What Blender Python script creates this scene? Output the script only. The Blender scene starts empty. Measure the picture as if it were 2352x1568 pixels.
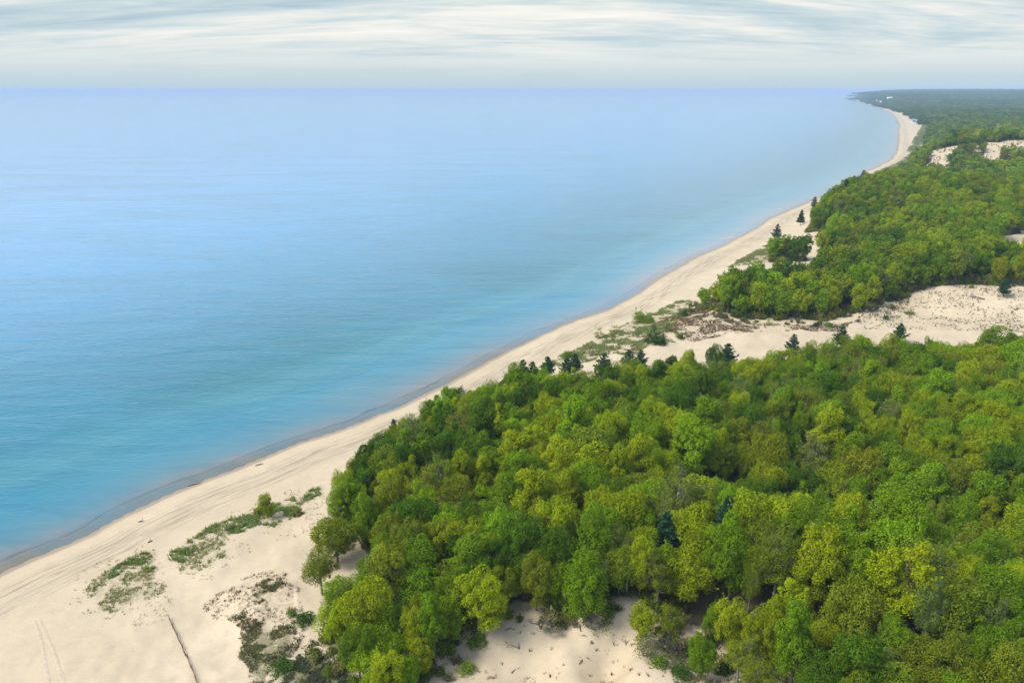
import bpy, math, random
import numpy as np

R = math.radians
rng = np.random.default_rng(7)
random.seed(7)
SC = bpy.context.scene
COL = SC.collection

# ------------------------------------------------------------------ camera
CAM_H = 100.0
PITCH = R(17.65)
HFOV = R(66.0)
cam_d = bpy.data.cameras.new('camera')
cam_d.sensor_width = 36.0
cam_d.lens = 18.0 / math.tan(HFOV / 2)
cam_d.clip_start = 1.0
cam_d.clip_end = 400000.0
cam = bpy.data.objects.new('camera', cam_d)
COL.objects.link(cam)
cam.location = (0, 0, CAM_H)
cam.rotation_euler = (math.pi / 2 - PITCH, 0, 0)
SC.camera = cam

# ------------------------------------------------------------------ light
SUN_EL, SUN_AZ = 50.0, -105.0          # azimuth from +Y, clockwise: the sun stands over the lake
SUN_STRENGTH = 2.4
SKY_STRENGTH = 0.1
EXPOSURE = 0.8
w = bpy.data.worlds.new("World")
SC.world = w
w.use_nodes = True
nt = w.node_tree
for n in list(nt.nodes):
    nt.nodes.remove(n)


def N(nt, typ, **kw):
    n = nt.nodes.new(typ)
    for k, v in kw.items():
        if k.startswith('i_'):
            key = k[2:]
            key = int(key) if key.isdigit() else key.replace('_', ' ')
            n.inputs[key].default_value = v
        else:
            setattr(n, k, v)
    return n


def L(nt, a, b):
    nt.links.new(a, b)


def math_n(nt, op, a, b=None, clamp=False):
    n = nt.nodes.new('ShaderNodeMath')
    n.operation = op
    n.use_clamp = clamp
    for i, v in enumerate((a, b)):
        if v is None:
            continue
        if isinstance(v, (int, float)):
            n.inputs[i].default_value = v
        else:
            nt.links.new(v, n.inputs[i])
    return n.outputs[0]


def mix_c(nt, fac, a, b, blend='MIX'):
    n = nt.nodes.new('ShaderNodeMix')
    n.data_type = 'RGBA'
    n.blend_type = blend
    for s, v in ((0, fac), (6, a), (7, b)):
        if isinstance(v, (int, float)):
            n.inputs[s].default_value = v
        elif isinstance(v, (tuple, list)):
            n.inputs[s].default_value = tuple(v) if len(v) == 4 else tuple(v) + (1,)
        else:
            nt.links.new(v, n.inputs[s])
    return n.outputs[2]


def ramp(nt, fac, stops, interp='LINEAR'):
    n = nt.nodes.new('ShaderNodeValToRGB')
    cr = n.color_ramp
    cr.interpolation = interp
    while len(cr.elements) < len(stops):
        cr.elements.new(0.5)
    for e, (p, c) in zip(cr.elements, stops):
        e.position = p
        e.color = tuple(c) + (1,) if len(c) == 3 else c
    nt.links.new(fac, n.inputs[0])
    return n.outputs[0]


def smooth_n(nt, x, a, b):
    n = nt.nodes.new('ShaderNodeMapRange')
    n.interpolation_type = 'SMOOTHSTEP'
    n.inputs[1].default_value = a
    n.inputs[2].default_value = b
    nt.links.new(x, n.inputs[0])
    return n.outputs[0]


sky = N(nt, 'ShaderNodeTexSky', sky_type='NISHITA', sun_disc=False)
sky.sun_elevation = R(SUN_EL)
sky.sun_rotation = R(SUN_AZ)
sky.altitude = 100
sky.dust_density = 1.0
tc = N(nt, 'ShaderNodeTexCoord')
sep = N(nt, 'ShaderNodeSeparateXYZ')
L(nt, tc.outputs['Generated'], sep.inputs[0])
zc = math_n(nt, 'MAXIMUM', sep.outputs[2], 0.0)
den = math_n(nt, 'ADD', zc, 0.13)
px = math_n(nt, 'DIVIDE', sep.outputs[0], den)
py = math_n(nt, 'DIVIDE', sep.outputs[1], den)
comb = N(nt, 'ShaderNodeCombineXYZ')
L(nt, px, comb.inputs[0])
L(nt, py, comb.inputs[1])
mp = N(nt, 'ShaderNodeMapping')
mp.inputs['Rotation'].default_value = (0, 0, R(-14))
mp.inputs['Scale'].default_value = (0.5, 1.0, 1)
mp.inputs['Location'].default_value = (3.3, 1.7, 0)
L(nt, comb.outputs[0], mp.inputs[0])
n1 = N(nt, 'ShaderNodeTexNoise', i_Scale=0.6, i_Detail=7.0, i_Roughness=0.56, i_Distortion=0.9)
L(nt, mp.outputs[0], n1.inputs['Vector'])
mp2 = N(nt, 'ShaderNodeMapping')
mp2.inputs['Rotation'].default_value = (0, 0, R(-8))
mp2.inputs['Scale'].default_value = (0.5, 2.0, 1)
L(nt, comb.outputs[0], mp2.inputs[0])
n2 = N(nt, 'ShaderNodeTexNoise', i_Scale=2.6, i_Detail=8.0, i_Roughness=0.62, i_Distortion=0.9)
L(nt, mp2.outputs[0], n2.inputs['Vector'])
cl = math_n(nt, 'ADD', math_n(nt, 'MULTIPLY', n1.outputs[0], 0.74), math_n(nt, 'MULTIPLY', n2.outputs[0], 0.26))
# the overcast is thinner and bluer towards the land side (east), creamier over the lake
east = math_n(nt, 'MULTIPLY', smooth_n(nt, sep.outputs[2], 0.02, 0.09), smooth_n(nt, sep.outputs[0], 0.05, 0.6))
cl = math_n(nt, 'SUBTRACT', cl, math_n(nt, 'MULTIPLY', east, 0.075))
cloud_c = ramp(nt, cl, [(0.31, (2.4, 3.2, 3.75)), (0.41, (3.6, 4.2, 4.35)), (0.48, (5.15, 5.15, 4.85)), (0.56, (6.15, 5.9, 5.45))])
# low band near the horizon: a thin even veil
low = smooth_n(nt, sep.outputs[2], 0.0, 0.075)
veil = mix_c(nt, low, (3.15, 3.85, 4.0), cloud_c)
# above the view, unseen: thinner cloud, bluer brighter sky shaped for the lake's reflection
hi = smooth_n(nt, sep.outputs[2], 0.10, 0.30)
bright = mix_c(nt, 1.0, cloud_c, (1.5, 1.47, 1.4), 'MULTIPLY')
skyb = mix_c(nt, 1.0, sky.outputs[0], (1.55, 1.6, 1.65), 'MULTIPLY')
over = mix_c(nt, 0.28, skyb, bright)
skyc = mix_c(nt, hi, veil, over)
belt = math_n(nt, 'MULTIPLY', smooth_n(nt, sep.outputs[2], 0.115, 0.20), math_n(nt, 'SUBTRACT', 1.0, smooth_n(nt, sep.outputs[2], 0.22, 0.36)))  # unseen sky band, brightened to lighten what the far water reflects
skyc = mix_c(nt, belt, skyc, mix_c(nt, 1.0, skyc, (1.38, 1.40, 1.45), 'MULTIPLY'))
bg = N(nt, 'ShaderNodeBackground', i_Strength=SKY_STRENGTH)
L(nt, skyc, bg.inputs['Color'])
wo = N(nt, 'ShaderNodeOutputWorld')
L(nt, bg.outputs[0], wo.inputs['Surface'])

sun_d = bpy.data.lights.new('sun', 'SUN')
sun_d.energy = SUN_STRENGTH
sun_d.angle = R(25)
sun_d.color = (1.0, 0.955, 0.88)
sun = bpy.data.objects.new('sun', sun_d)
COL.objects.link(sun)
sun.location = (-200, 0, 300)
el, az = R(SUN_EL), R(SUN_AZ)
to_sun = np.array([math.sin(az) * math.cos(el), math.cos(az) * math.cos(el), math.sin(el)])
sun.rotation_euler = (math.pi / 2 - el, 0, math.pi - az)   # local -Z points away from the sun
SC.view_settings.view_transform = 'Standard'
SC.view_settings.look = 'None'
SC.view_settings.exposure = EXPOSURE
SC.view_settings.gamma = 1
SC.cycles.max_bounces = 5
SC.cycles.diffuse_bounces = 3
SC.cycles.transmission_bounces = 3
SC.cycles.transparent_max_bounces = 4
SC.cycles.use_denoising = True

# ------------------------------------------------------------------ photograph plan -> ground coordinates
PW, PH = 2352.0, 1568.0
FPX = PW / 2 / math.tan(HFOV / 2)
CP, SP = math.cos(PITCH), math.sin(PITCH)


def ray(u, v):
    a = (u - PW / 2) / FPX
    b = -(v - PH / 2) / FPX
    return a, CP + b * SP, -SP + b * CP


def at(u, v, z):
    """surveyed plan point at height z"""
    dx, dy, dz = ray(u, v)
    t = (z - CAM_H) / dz
    return dx * t, dy * t


def project(x, y, z):
    y = np.asarray(y, float)
    zz = np.asarray(z, float) - CAM_H
    depth = y * CP - zz * SP
    up = y * SP + zz * CP
    return PW / 2 + FPX * np.asarray(x, float) / depth, PH / 2 - FPX * up / depth, depth


# ------------------------------------------------------------------ numpy noise
def _hash(ix, iy, seed):
    h = (ix.astype(np.int64) * 374761393 + iy.astype(np.int64) * 668265263 + seed * 1442695041) & 0xFFFFFFFF
    h = ((h ^ (h >> 13)) * 1274126177) & 0xFFFFFFFF
    h = (h ^ (h >> 16)) & 0xFFFFFF
    return h / float(0xFFFFFF)


def vnoise(x, y, seed=0):
    x = np.asarray(x, float)
    y = np.asarray(y, float)
    ix, iy = np.floor(x), np.floor(y)
    fx, fy = x - ix, y - iy
    fx = fx * fx * fx * (fx * (fx * 6 - 15) + 10)
    fy = fy * fy * fy * (fy * (fy * 6 - 15) + 10)
    a, b = _hash(ix, iy, seed), _hash(ix + 1, iy, seed)
    c, d = _hash(ix, iy + 1, seed), _hash(ix + 1, iy + 1, seed)
    return (a * (1 - fx) + b * fx) * (1 - fy) + (c * (1 - fx) + d * fx) * fy


def fbm(x, y, seed=0, octaves=4):
    s, amp, tot = 0, 1.0, 0.0
    for k in range(octaves):
        s = s + amp * vnoise(np.asarray(x) * 2 ** k, np.asarray(y) * 2 ** k, seed + k * 17)
        tot += amp
        amp *= 0.5
    return s / tot * 2 - 1          # -1..1


def sstep(x, a, b):
    t = np.clip((np.asarray(x, float) - a) / (b - a), 0, 1)
    return t * t * (3 - 2 * t)


# ------------------------------------------------------------------ shoreline
SHORE_PX = [(0, 1318), (75, 1282), (150, 1250), (300, 1178), (440, 1115), (560, 1070), (660, 1030), (850, 960), (1000, 895), (1100, 845),
            (1200, 793), (1300, 745), (1390, 713), (1450, 680), (1500, 650), (1600, 592), (1700, 545), (1780, 497), (1850, 468),
            (1910, 440), (1950, 418), (1985, 398), (2045, 368), (2062, 338), (2066, 305), (2063, 278), (2040, 256), (1992, 240), (1958, 228)]
shore = [at(u, v, 0) for u, v in SHORE_PX]
d0 = np.array(shore[0]) - np.array(shore[1])
d0 /= np.linalg.norm(d0)
shore = [tuple(np.array(shore[0]) + d0 * 400)] + shore
tip = shore[-1]
shore += [(tip[0] + 250, tip[1] + 700), (tip[0] + 1300, tip[1] + 1800), (tip[0] + 4000, tip[1] + 5500), (tip[0] + 9500, tip[1] + 17000), (26000, 52000), (60000, 110000)]
shore = np.array(shore)


def catmull(P, n=8):
    out = []
    for i in range(len(P) - 1):
        p0, p1, p2, p3 = P[max(i - 1, 0)], P[i], P[i + 1], P[min(i + 2, len(P) - 1)]
        for k in range(n):
            t = k / n
            m1 = (p2 - p0) / 2
            m2 = (p3 - p1) / 2
            if i in (0, len(P) - 2):
                out.append(p1 + (p2 - p1) * t)
            else:
                # limit tangents to the chord so uneven spacing cannot loop
                c = np.linalg.norm(p2 - p1)
                for m in (m1, m2):
                    q = np.linalg.norm(m)
                    if q > c:
                        m *= c / q
                h00, h10, h01, h11 = 2 * t**3 - 3 * t**2 + 1, t**3 - 2 * t**2 + t, -2 * t**3 + 3 * t**2, t**3 - t**2
                out.append(h00 * p1 + h10 * m1 + h01 * p2 + h11 * m2)
    out.append(P[-1])
    return np.array(out)


SHORE = catmull(shore, 6)
SEG_A, SEG_B = SHORE[:-1], SHORE[1:]
SEG_L = np.linalg.norm(SEG_B - SEG_A, axis=1)
SEG_T = np.concatenate([[0], np.cumsum(SEG_L)[:-1]])


def shore_st(x, y):
    """signed distance inland from the waterline, and length along it"""
    x = np.asarray(x, float).ravel()
    y = np.asarray(y, float).ravel()
    best = np.full(x.shape, 1e18)
    sg = np.ones(x.shape)
    tt = np.zeros(x.shape)
    for (a, b, l, t0) in zip(SEG_A, SEG_B, SEG_L, SEG_T):
        dx, dy = (b - a) / l
        rx, ry = x - a[0], y - a[1]
        k = np.clip(rx * dx + ry * dy, 0, l)
        ex, ey = rx - k * dx, ry - k * dy
        d = ex * ex + ey * ey
        m = d < best
        best = np.where(m, d, best)
        cr = rx * dy - ry * dx            # >0: to the right of the line = land
        sg = np.where(m, np.where(cr >= 0, 1.0, -1.0), sg)
        tt = np.where(m, t0 + k, tt)
    s = np.sqrt(best) * sg
    wob = 1.6 * fbm(tt / 34.0, tt * 0 + 3.1, 5, 3) + 0.5 * fbm(tt / 7.0, tt * 0 + 9.1, 6, 2)
    far = np.clip(np.hypot(x, y) / 900, 1, 6)
    return s + wob * far * np.exp(-np.abs(s) / (25.0 * far)), tt


# ------------------------------------------------------------------ terrain
TREE_H = 14.0
CTRL = []


def G(u, v, z):
    CTRL.append(at(u, v, z) + (z,))


def C(u, v, zg):
    CTRL.append(at(u, v, zg + TREE_H) + (zg,))


for a in [(100, 1500, 2.6), (250, 1450, 2.6), (290, 1330, 3.4), (400, 1320, 2.6), (470, 1260, 4.4), (540, 1210, 4.5), (620, 1170, 4.4),
          (690, 1140, 4.2), (560, 1320, 3.6), (500, 1500, 3.0), (430, 1450, 2.8), (620, 1370, 6.0), (600, 1480, 5.0), (690, 1280, 5), (640, 1520, 5.2), (740, 1540, 5.5),
          (830, 1210, 7), (1432, 1368, 15), (1300, 1450, 9), (1200, 1560, 4.5), (1400, 1560, 5.5), (1470, 1450, 11), (1600, 1500, 8), (1850, 1550, 8), (1050, 1520, 5.5), (900, 1600, 5),
          (1250, 1405, 12), (1350, 1400, 13), (1130, 1430, 9),
          (1620, 790, 5), (1750, 755, 6), (1950, 755, 7), (2150, 730, 8), (2350, 745, 10), (2200, 680, 13), (2352, 670, 15), (2000, 720, 9),
          (1420, 790, 5), (1500, 760, 6), (1480, 725, 4.5), (1600, 700, 5.5), (1700, 605, 5), (1800, 580, 6), (1300, 830, 4.5),
          (1870, 545, 9), (2320, 545, 15)]:
    G(*a)
for a in [(760, 1150, 6), (800, 1080, 6), (900, 1000, 7), (1050, 920, 7), (1200, 880, 6), (1350, 850, 5), (1480, 830, 5),
          (720, 1400, 6), (800, 1350, 7), (900, 1250, 8), (850, 1150, 7), (1000, 1050, 7), (1100, 1000, 8), (1350, 990, 12),
          (1500, 960, 12), (1150, 1130, 8), (1250, 1080, 10), (1850, 1110, 2.5), (2100, 1170, 2), (1950, 1140, 2), (1700, 1090, 4), (2250, 1220, 2.5), (1600, 1090, 6),
          (1650, 1150, 14), (1500, 1165, 13), (1300, 1210, 11), (1780, 1165, 16), (1900, 1195, 17), (2000, 1240, 17), (2100, 1285, 17), (2350, 1380, 15), (1200, 1330, 9), (1000, 1350, 7),
          (1500, 1330, 13), (1800, 1400, 12), (2200, 1480, 12), (900, 1480, 5.5), (1650, 830, 5.5), (1850, 800, 6), (2000, 780, 7),
          (2300, 790, 8), (2000, 900, 10), (2250, 950, 10), (1700, 920, 9), (1650, 650, 7), (1800, 630, 7.5), (2000, 610, 8.5), (2300, 590, 11),
          (1900, 500, 9), (2000, 450, 13), (2100, 400, 18), (2300, 380, 20), (2200, 480, 14), (2000, 540, 8), (2300, 520, 11), (1990, 412, 11), (2250, 560, 11)]:
    C(*a)
CTRL = np.array(CTRL)
BUMPS = [at(2165, 352, 30) + (0,)] and [(*at(2165, 350, 28)[:2], 13, 45), (*at(2290, 340, 32)[:2], 16, 60), (*at(2380, 338, 32)[:2], 16, 70), (*at(2250, 296, 36)[:2], 18, 60)]


def terrain(x, y, st=None):
    x = np.asarray(x, float)
    shp = x.shape
    x = x.ravel()
    y = np.asarray(y, float).ravel()
    s, t = st if st is not None else shore_st(x, y)
    r = np.hypot(x, y) + 1e-6
    num = np.zeros_like(x)
    den_ = np.zeros_like(x)
    for cx, cy, cz in CTRL:
        d2 = ((x - cx) ** 2 + (y - cy) ** 2) / (0.04 * r + 3) ** 2
        wt = 1.0 / (d2 + 0.3) ** 1.9
        num += wt * cz
        den_ += wt
    near = num / den_
    far = 7 + 12 * sstep(s, 50, 260) + (9 + 7 * sstep(r, 1200, 2200) - 10 * sstep(r, 6500, 8500)) * sstep(s, 40, 400) * fbm(x / 260, y / 260, 21, 4) \
        + 46 * sstep(s, 8, 110) * sstep(r, 4800, 8000) + 34 * sstep(r, 7000, 11500) * sstep(s, 60, 700)
    for (bx_, by_, ba, bs) in BUMPS:
        far = far + ba * np.exp(-((x - bx_) ** 2 + (y - by_) ** 2) / (2 * bs * bs))
    near = near + 11 * np.exp(-((x - 330) / 120) ** 2 - ((y - 610) / 85) ** 2) + 5 * np.exp(-((x - 250) / 95) ** 2 - ((y - 385) / 26) ** 2) \
        - 4 * np.exp(-((x - 260) / 90) ** 2 - ((y - 452) / 22) ** 2)
    k = sstep(r, 640, 1000)
    h = near * (1 - k) + far * k
    inland = sstep(s, 40, 80)
    h = h + inland * (1.2 * fbm(x / 38, y / 38, 3, 3)) * (1 - k)
    dune = sstep(s, 24, 40)
    h = h + dune * (0.85 * fbm(x / 9, y / 9, 8, 3) + 0.16 * fbm(x / 2.2, y / 2.2, 31, 2)) * (1 - sstep(r, 400, 600))
    vr = sstep(r, 290, 320) * (1 - sstep(r, 470, 560)) * sstep(s, 60, 100)
    h = h + vr * (1.1 * fbm(x / 16, y / 16, 71, 3) + 0.9 * np.abs(fbm(x / 26, y / 26, 72, 2)))
    bw = np.clip(r / 900, 1, 2.2)
    beach = np.where(s > 0, 2.4 * (1 - np.exp(-np.maximum(s, 0) / 16.0)), np.maximum(s * 0.03, -14))
    beach = beach + 0.05 * fbm(x / 3, y / 3, 12, 3) * (s > 2)
    m = sstep(s, 22 * bw, 58 * bw)
    z = beach * (1 - m) + np.maximum(h, beach) * m
    return z.reshape(shp)


def terr1(x, y):
    return float(terrain(np.array([x]), np.array([y]))[0])


def GP(u, v):
    """ground point seen at plan position u,v: marches the line of sight down to the terrain"""
    dx, dy, dz = ray(u, v)
    z = np.linspace(45, -1, 231)
    t = (z - CAM_H) / dz
    zz = terrain(dx * t, dy * t)
    i = int(np.argmax(zz >= z))
    if i > 0:
        a0, a1 = z[i - 1] - zz[i - 1], zz[i] - z[i]
        k = a0 / (a0 + a1 + 1e-9)
        tt = t[i - 1] + (t[i] - t[i - 1]) * k
    else:
        tt = t[i]
    x, y = dx * tt, dy * tt
    return x, y, terr1(x, y)


def crown_at(u, v, mid):
    """foot of a tree whose crown middle (mid metres up) is seen at plan position u,v"""
    dx, dy, dz = ray(u, v)
    z = np.linspace(60, 0, 241)
    t = (z - CAM_H) / dz
    gap = terrain(dx * t, dy * t) + mid - z
    i = max(int(np.argmax(gap >= 0)), 1)
    a0, a1 = -gap[i - 1], gap[i]
    k = a0 / (a0 + a1 + 1e-9)
    tt = t[i - 1] + (t[i] - t[i - 1]) * k
    return dx * tt, dy * tt


def in_poly(x, y, poly):
    x = np.asarray(x, float)
    y = np.asarray(y, float)
    ins = np.zeros(x.shape, bool)
    n = len(poly)
    for i in range(n):
        x1, y1 = poly[i][:2]
        x2, y2 = poly[(i + 1) % n][:2]
        if y1 == y2:
            continue
        c = ((y1 > y) != (y2 > y)) & (x < (x2 - x1) * (y - y1) / (y2 - y1) + x1)
        ins ^= c
    return ins


def poly_dist(x, y, poly):
    x = np.asarray(x, float)
    y = np.asarray(y, float)
    best = np.full(x.shape, 1e18)
    n = len(poly)
    for i in range(n):
        ax, ay = poly[i][:2]
        bx, by = poly[(i + 1) % n][:2]
        l2 = (bx - ax) ** 2 + (by - ay) ** 2 + 1e-9
        k = np.clip(((x - ax) * (bx - ax) + (y - ay) * (by - ay)) / l2, 0, 1)
        best = np.minimum(best, (x - ax - k * (bx - ax)) ** 2 + (y - ay - k * (by - ay)) ** 2)
    return np.sqrt(best)


# ------------------------------------------------------------------ woods outline
def outline(pl):
    """g: a point on open ground; c: the middle of an edge crown"""
    return [GP(u, v)[:2] if k == 'g' else (crown_at(u, v, 8.5) if k == 'c' else at(u, v, k)) for u, v, k in pl]


NF = outline([
    (880, 1640, 'g'), (806, 1545, 'g'), (770, 1500, 'g'), (738, 1440, 'c'), (735, 1370, 'c'), (790, 1335, 'c'), (850, 1290, 'c'), (870, 1205, 'c'), (815, 1168, 'c'), (775, 1155, 'c'), (775, 1105, 'c'),
    (830, 1052, 'c'), (905, 992, 'c'), (1020, 930, 'c'), (1120, 894, 'c'), (1210, 878, 'c'), (1310, 872, 'c'), (1410, 862, 'c'), (1490, 850, 'c'), (1560, 840, 'c'),
    (1660, 834, 'c'), (1800, 820, 'c'), (1900, 802, 'c'), (2000, 794, 'c'), (2150, 794, 'c'), (2352, 800, 'c'), (2700, 784, 24), (2900, 1200, 30), (2900, 1750, 25), (2352, 1750, 25),
    (1900, 1700, 12), (1800, 1600, 'g'), (1745, 1545, 'g'), (1660, 1500, 'g'), (1580, 1470, 'g'), (1520, 1445, 'g'), (1480, 1395, 'g'), (1450, 1362, 'g'), (1425, 1366, 'g'), (1400, 1400, 'g'), (1340, 1410, 'g'), (1260, 1410, 'g'),
    (1170, 1410, 'g'), (1060, 1475, 'g'), (1000, 1530, 'g'), (960, 1590, 'g'), (930, 1640, 'g')])
SF = outline([
    (1597, 672, 'c'), (1625, 712, 'g'), (1680, 728, 'g'), (1780, 736, 'g'), (1880, 736, 'g'), (1960, 728, 'g'), (2020, 702, 'g'), (2090, 672, 'g'), (2200, 655, 'g'), (2352, 655, 'g'),
    (2700, 660, 20), (2750, 590, 22), (2352, 580, 22), (2250, 576, 21), (2120, 590, 20), (1990, 602, 18), (1880, 606, 'c'), (1760, 628, 'c'), (1670, 642, 'c')])
OPENINGS = [[at(*p) for p in pl] for pl in [
    [(1800, 572, 6), (1800, 548, 6), (1850, 536, 9), (1900, 522, 9), (1915, 560, 9), (1890, 590, 9), (1820, 592, 7)],
    [(2240, 570, 15), (2290, 540, 16), (2352, 528, 16), (2700, 520, 17), (2700, 616, 12), (2352, 622, 11), (2258, 612, 11)],
    [(2125, 372, 16), (2130, 352, 24), (2160, 345, 28), (2200, 349, 28), (2215, 362, 20), (2195, 386, 20), (2130, 382, 20)],
    [(2215, 372, 20), (2240, 352, 28), (2290, 341, 32), (2352, 336, 33), (2480, 335, 33), (2480, 366, 26), (2400, 364, 26), (2335, 358, 28), (2290, 370, 24), (2225, 366, 24)],
    [(2215, 306, 22), (2240, 296, 34), (2265, 291, 36), (2280, 298, 32), (2292, 334, 20), (2210, 334, 18)],
]]
EDGE_PX = [(1790, 560, 9), (1835, 525, 12), (1880, 494, 14), (1925, 455, 16), (1985, 412, 18), (2080, 384, 14), (2120, 345, 12), (2130, 305, 10), (2140, 284, 8), (2085, 258, 10), (2010, 240, 12), (1970, 229, 14)]
_e = np.array([at(*p) for p in EDGE_PX])
_es, _ = shore_st(_e[:, 0], _e[:, 1])
EDGE_Y, EDGE_S = _e[:, 1], np.clip(_es, 25, 160) + np.where(_e[:, 1] < 900, 3.5, 0)
_o = np.argsort(EDGE_Y)
EDGE_Y, EDGE_S = EDGE_Y[_o], EDGE_S[_o]


CREASE = np.array([at(u, v, 10) for u, v in [(1700, 610), (1880, 590), (1990, 582), (2120, 575), (2250, 570), (2352, 575), (2700, 585)]])


def forest_mask(x, y, st=None):
    s, t = st if st is not None else shore_st(x, y)
    f = in_poly(x, y, NF) | in_poly(x, y, SF)
    edge = np.interp(y, EDGE_Y, EDGE_S) + 5 * fbm(t / 40, t * 0, 14, 2)
    edge = np.where(y > EDGE_Y[-1], 45, edge)
    f |= (y > 452 + 10 * fbm(x / 40, y * 0, 15, 2)) & (s > edge)
    f |= (y > 400) & (y < 480) & (x > 190 + 8 * fbm(y / 20, y * 0, 16, 2)) & (s > edge)
    f &= ~((poly_dist(x, y, SF) < 36) & ~in_poly(x, y, SF) & (y > np.interp(x, CREASE[:, 0], CREASE[:, 1]) - 12) & (x > 150))
    for o in OPENINGS:
        q_ = np.clip(np.hypot(x, y) / 450, 1, 4)
        f &= ~in_poly(x + 9 * q_ * fbm(x / 24, y / 24, 41, 3), y + 17 * q_ * fbm(x / 24, y / 24, 42, 3), o)
    return f


# ------------------------------------------------------------------ mesh helpers
def mesh_from(name, verts, faces=None, quads=None, mats=(), attrs=None, smooth=False, midx=None):
    """verts (n,3); quads (m,k) array or list of faces"""
    me = bpy.data.meshes.new(name)
    verts = np.asarray(verts, np.float32)
    if quads is not None:
        quads = np.asarray(quads, np.int32)
        m, k = quads.shape
        me.vertices.add(len(verts))
        me.vertices.foreach_set('co', verts.ravel())
        me.loops.add(m * k)
        me.loops.foreach_set('vertex_index', quads.ravel())
        me.polygons.add(m)
        me.polygons.foreach_set('loop_start', np.arange(0, m * k, k, dtype=np.int32))
        me.polygons.foreach_set('loop_total', np.full(m, k, np.int32))
    else:
        me.from_pydata([tuple(map(float, v)) for v in verts], [], faces)
    for mt in mats:
        me.materials.append(mt)
    if midx is not None:
        me.polygons.foreach_set('material_index', np.asarray(midx, np.int32))
    for nm, (typ, dom, data) in (attrs or {}).items():
        a = me.attributes.new(nm, typ, dom)
        a.data.foreach_set('color' if 'COLOR' in typ else ('vector' if 'VECTOR' in typ else 'value'), np.asarray(data, np.float32 if typ != 'INT' else np.int32).ravel())
    me.update(calc_edges=True)
    if smooth:
        me.polygons.foreach_set('use_smooth', np.ones(len(me.polygons), bool))
    me.validate()
    return me


def add(name, data, parent=None, loc=None):
    o = bpy.data.objects.new(name, data)
    COL.objects.link(o)
    if parent is not None:
        o.parent = parent
    if loc is not None:
        o.location = loc
    return o


def tag(o, label=None, cat=None, group=None, kind=None):
    if label:
        o['label'] = label
    if cat:
        o['category'] = cat
    if group:
        o['group'] = group
    if kind:
        o['kind'] = kind
    return o


class MB:
    def __init__(s):
        s.v, s.f = [], []

    def tube(s, pts, rad, n=6, cap=True):
        pts = [np.asarray(p, float) for p in pts]
        base = len(s.v)
        for i, p in enumerate(pts):
            d = (pts[min(i + 1, len(pts) - 1)] - pts[max(i - 1, 0)])
            d = d / (np.linalg.norm(d) + 1e-9)
            a = np.cross(d, (0, 0, 1) if abs(d[2]) < 0.9 else (1, 0, 0))
            a /= np.linalg.norm(a)
            b = np.cross(d, a)
            for k in range(n):
                th = 2 * math.pi * k / n
                s.v.append(p + rad[i] * (a * math.cos(th) + b * math.sin(th)))
        for i in range(len(pts) - 1):
            for k in range(n):
                q = base + i * n
                s.f.append((q + k, q + (k + 1) % n, q + n + (k + 1) % n, q + n + k))
        if cap:
            s.f.append(tuple(base + k for k in reversed(range(n))))
            e = base + (len(pts) - 1) * n
            s.f.append(tuple(e + k for k in range(n)))
        return s

    def box(s, c, size, rz=0.0):
        b = len(s.v)
        cx, cy, cz = c
        hx, hy, hz = size[0] / 2, size[1] / 2, size[2] / 2
        cr, sr = math.cos(rz), math.sin(rz)
        for dz in (-hz, hz):
            for dx, dy in ((-hx, -hy), (hx, -hy), (hx, hy), (-hx, hy)):
                s.v.append(np.array((cx + dx * cr - dy * sr, cy + dx * sr + dy * cr, cz + dz)))
        for f in ((3, 2, 1, 0), (4, 5, 6, 7), (0, 1, 5, 4), (1, 2, 6, 5), (2, 3, 7, 6), (3, 0, 4, 7)):
            s.f.append(tuple(b + k for k in f))
        return s

    def poly(s, pts, faces):
        b = len(s.v)
        s.v += [np.asarray(p, float) for p in pts]
        s.f += [tuple(b + k for k in f) for f in faces]
        return s

    def mesh(s, name, mat, smooth=False):
        return mesh_from(name, s.v, faces=s.f, mats=(mat,), smooth=smooth)


# ------------------------------------------------------------------ materials
def new_mat(name):
    m = bpy.data.materials.new(name)
    m.use_nodes = True
    t = m.node_tree
    for n in list(t.nodes):
        t.nodes.remove(n)
    out = t.nodes.new('ShaderNodeOutputMaterial')
    return m, t, out


def attr(t, name, typ='GEOMETRY'):
    n = t.nodes.new('ShaderNodeAttribute')
    n.attribute_name = name
    n.attribute_type = typ
    return n


def noise(t, vec, scale, detail=4.0, rough=0.55, dist=0.0):
    n = N(t, 'ShaderNodeTexNoise', i_Scale=scale, i_Detail=detail, i_Roughness=rough, i_Distortion=dist)
    if vec is not None:
        L(t, vec, n.inputs['Vector'])
    return n.outputs[0]


def simple_mat(name, color, rough=0.8, var=0.25, scale=3.0, bump=0.0, spec=0.3):
    m, t, out = new_mat(name)
    p = N(t, 'ShaderNodeBsdfPrincipled', i_Roughness=rough)
    p.inputs['Specular IOR Level'].default_value = spec
    tcn = t.nodes.new('ShaderNodeTexCoord')
    nz = noise(t, tcn.outputs['Object'], scale, 5.0)
    c0 = tuple(c * (1 - var) for c in color)
    c1 = tuple(min(c * (1 + var), 1) for c in color)
    L(t, ramp(t, nz, [(0.3, c0), (0.7, c1)]), p.inputs['Base Color'])
    if bump:
        b = N(t, 'ShaderNodeBump', i_Strength=bump, i_Distance=0.05)
        L(t, nz, b.inputs['Height'])
        L(t, b.outputs[0], p.inputs['Normal'])
    L(t, p.outputs[0], out.inputs[0])
    return m


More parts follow.
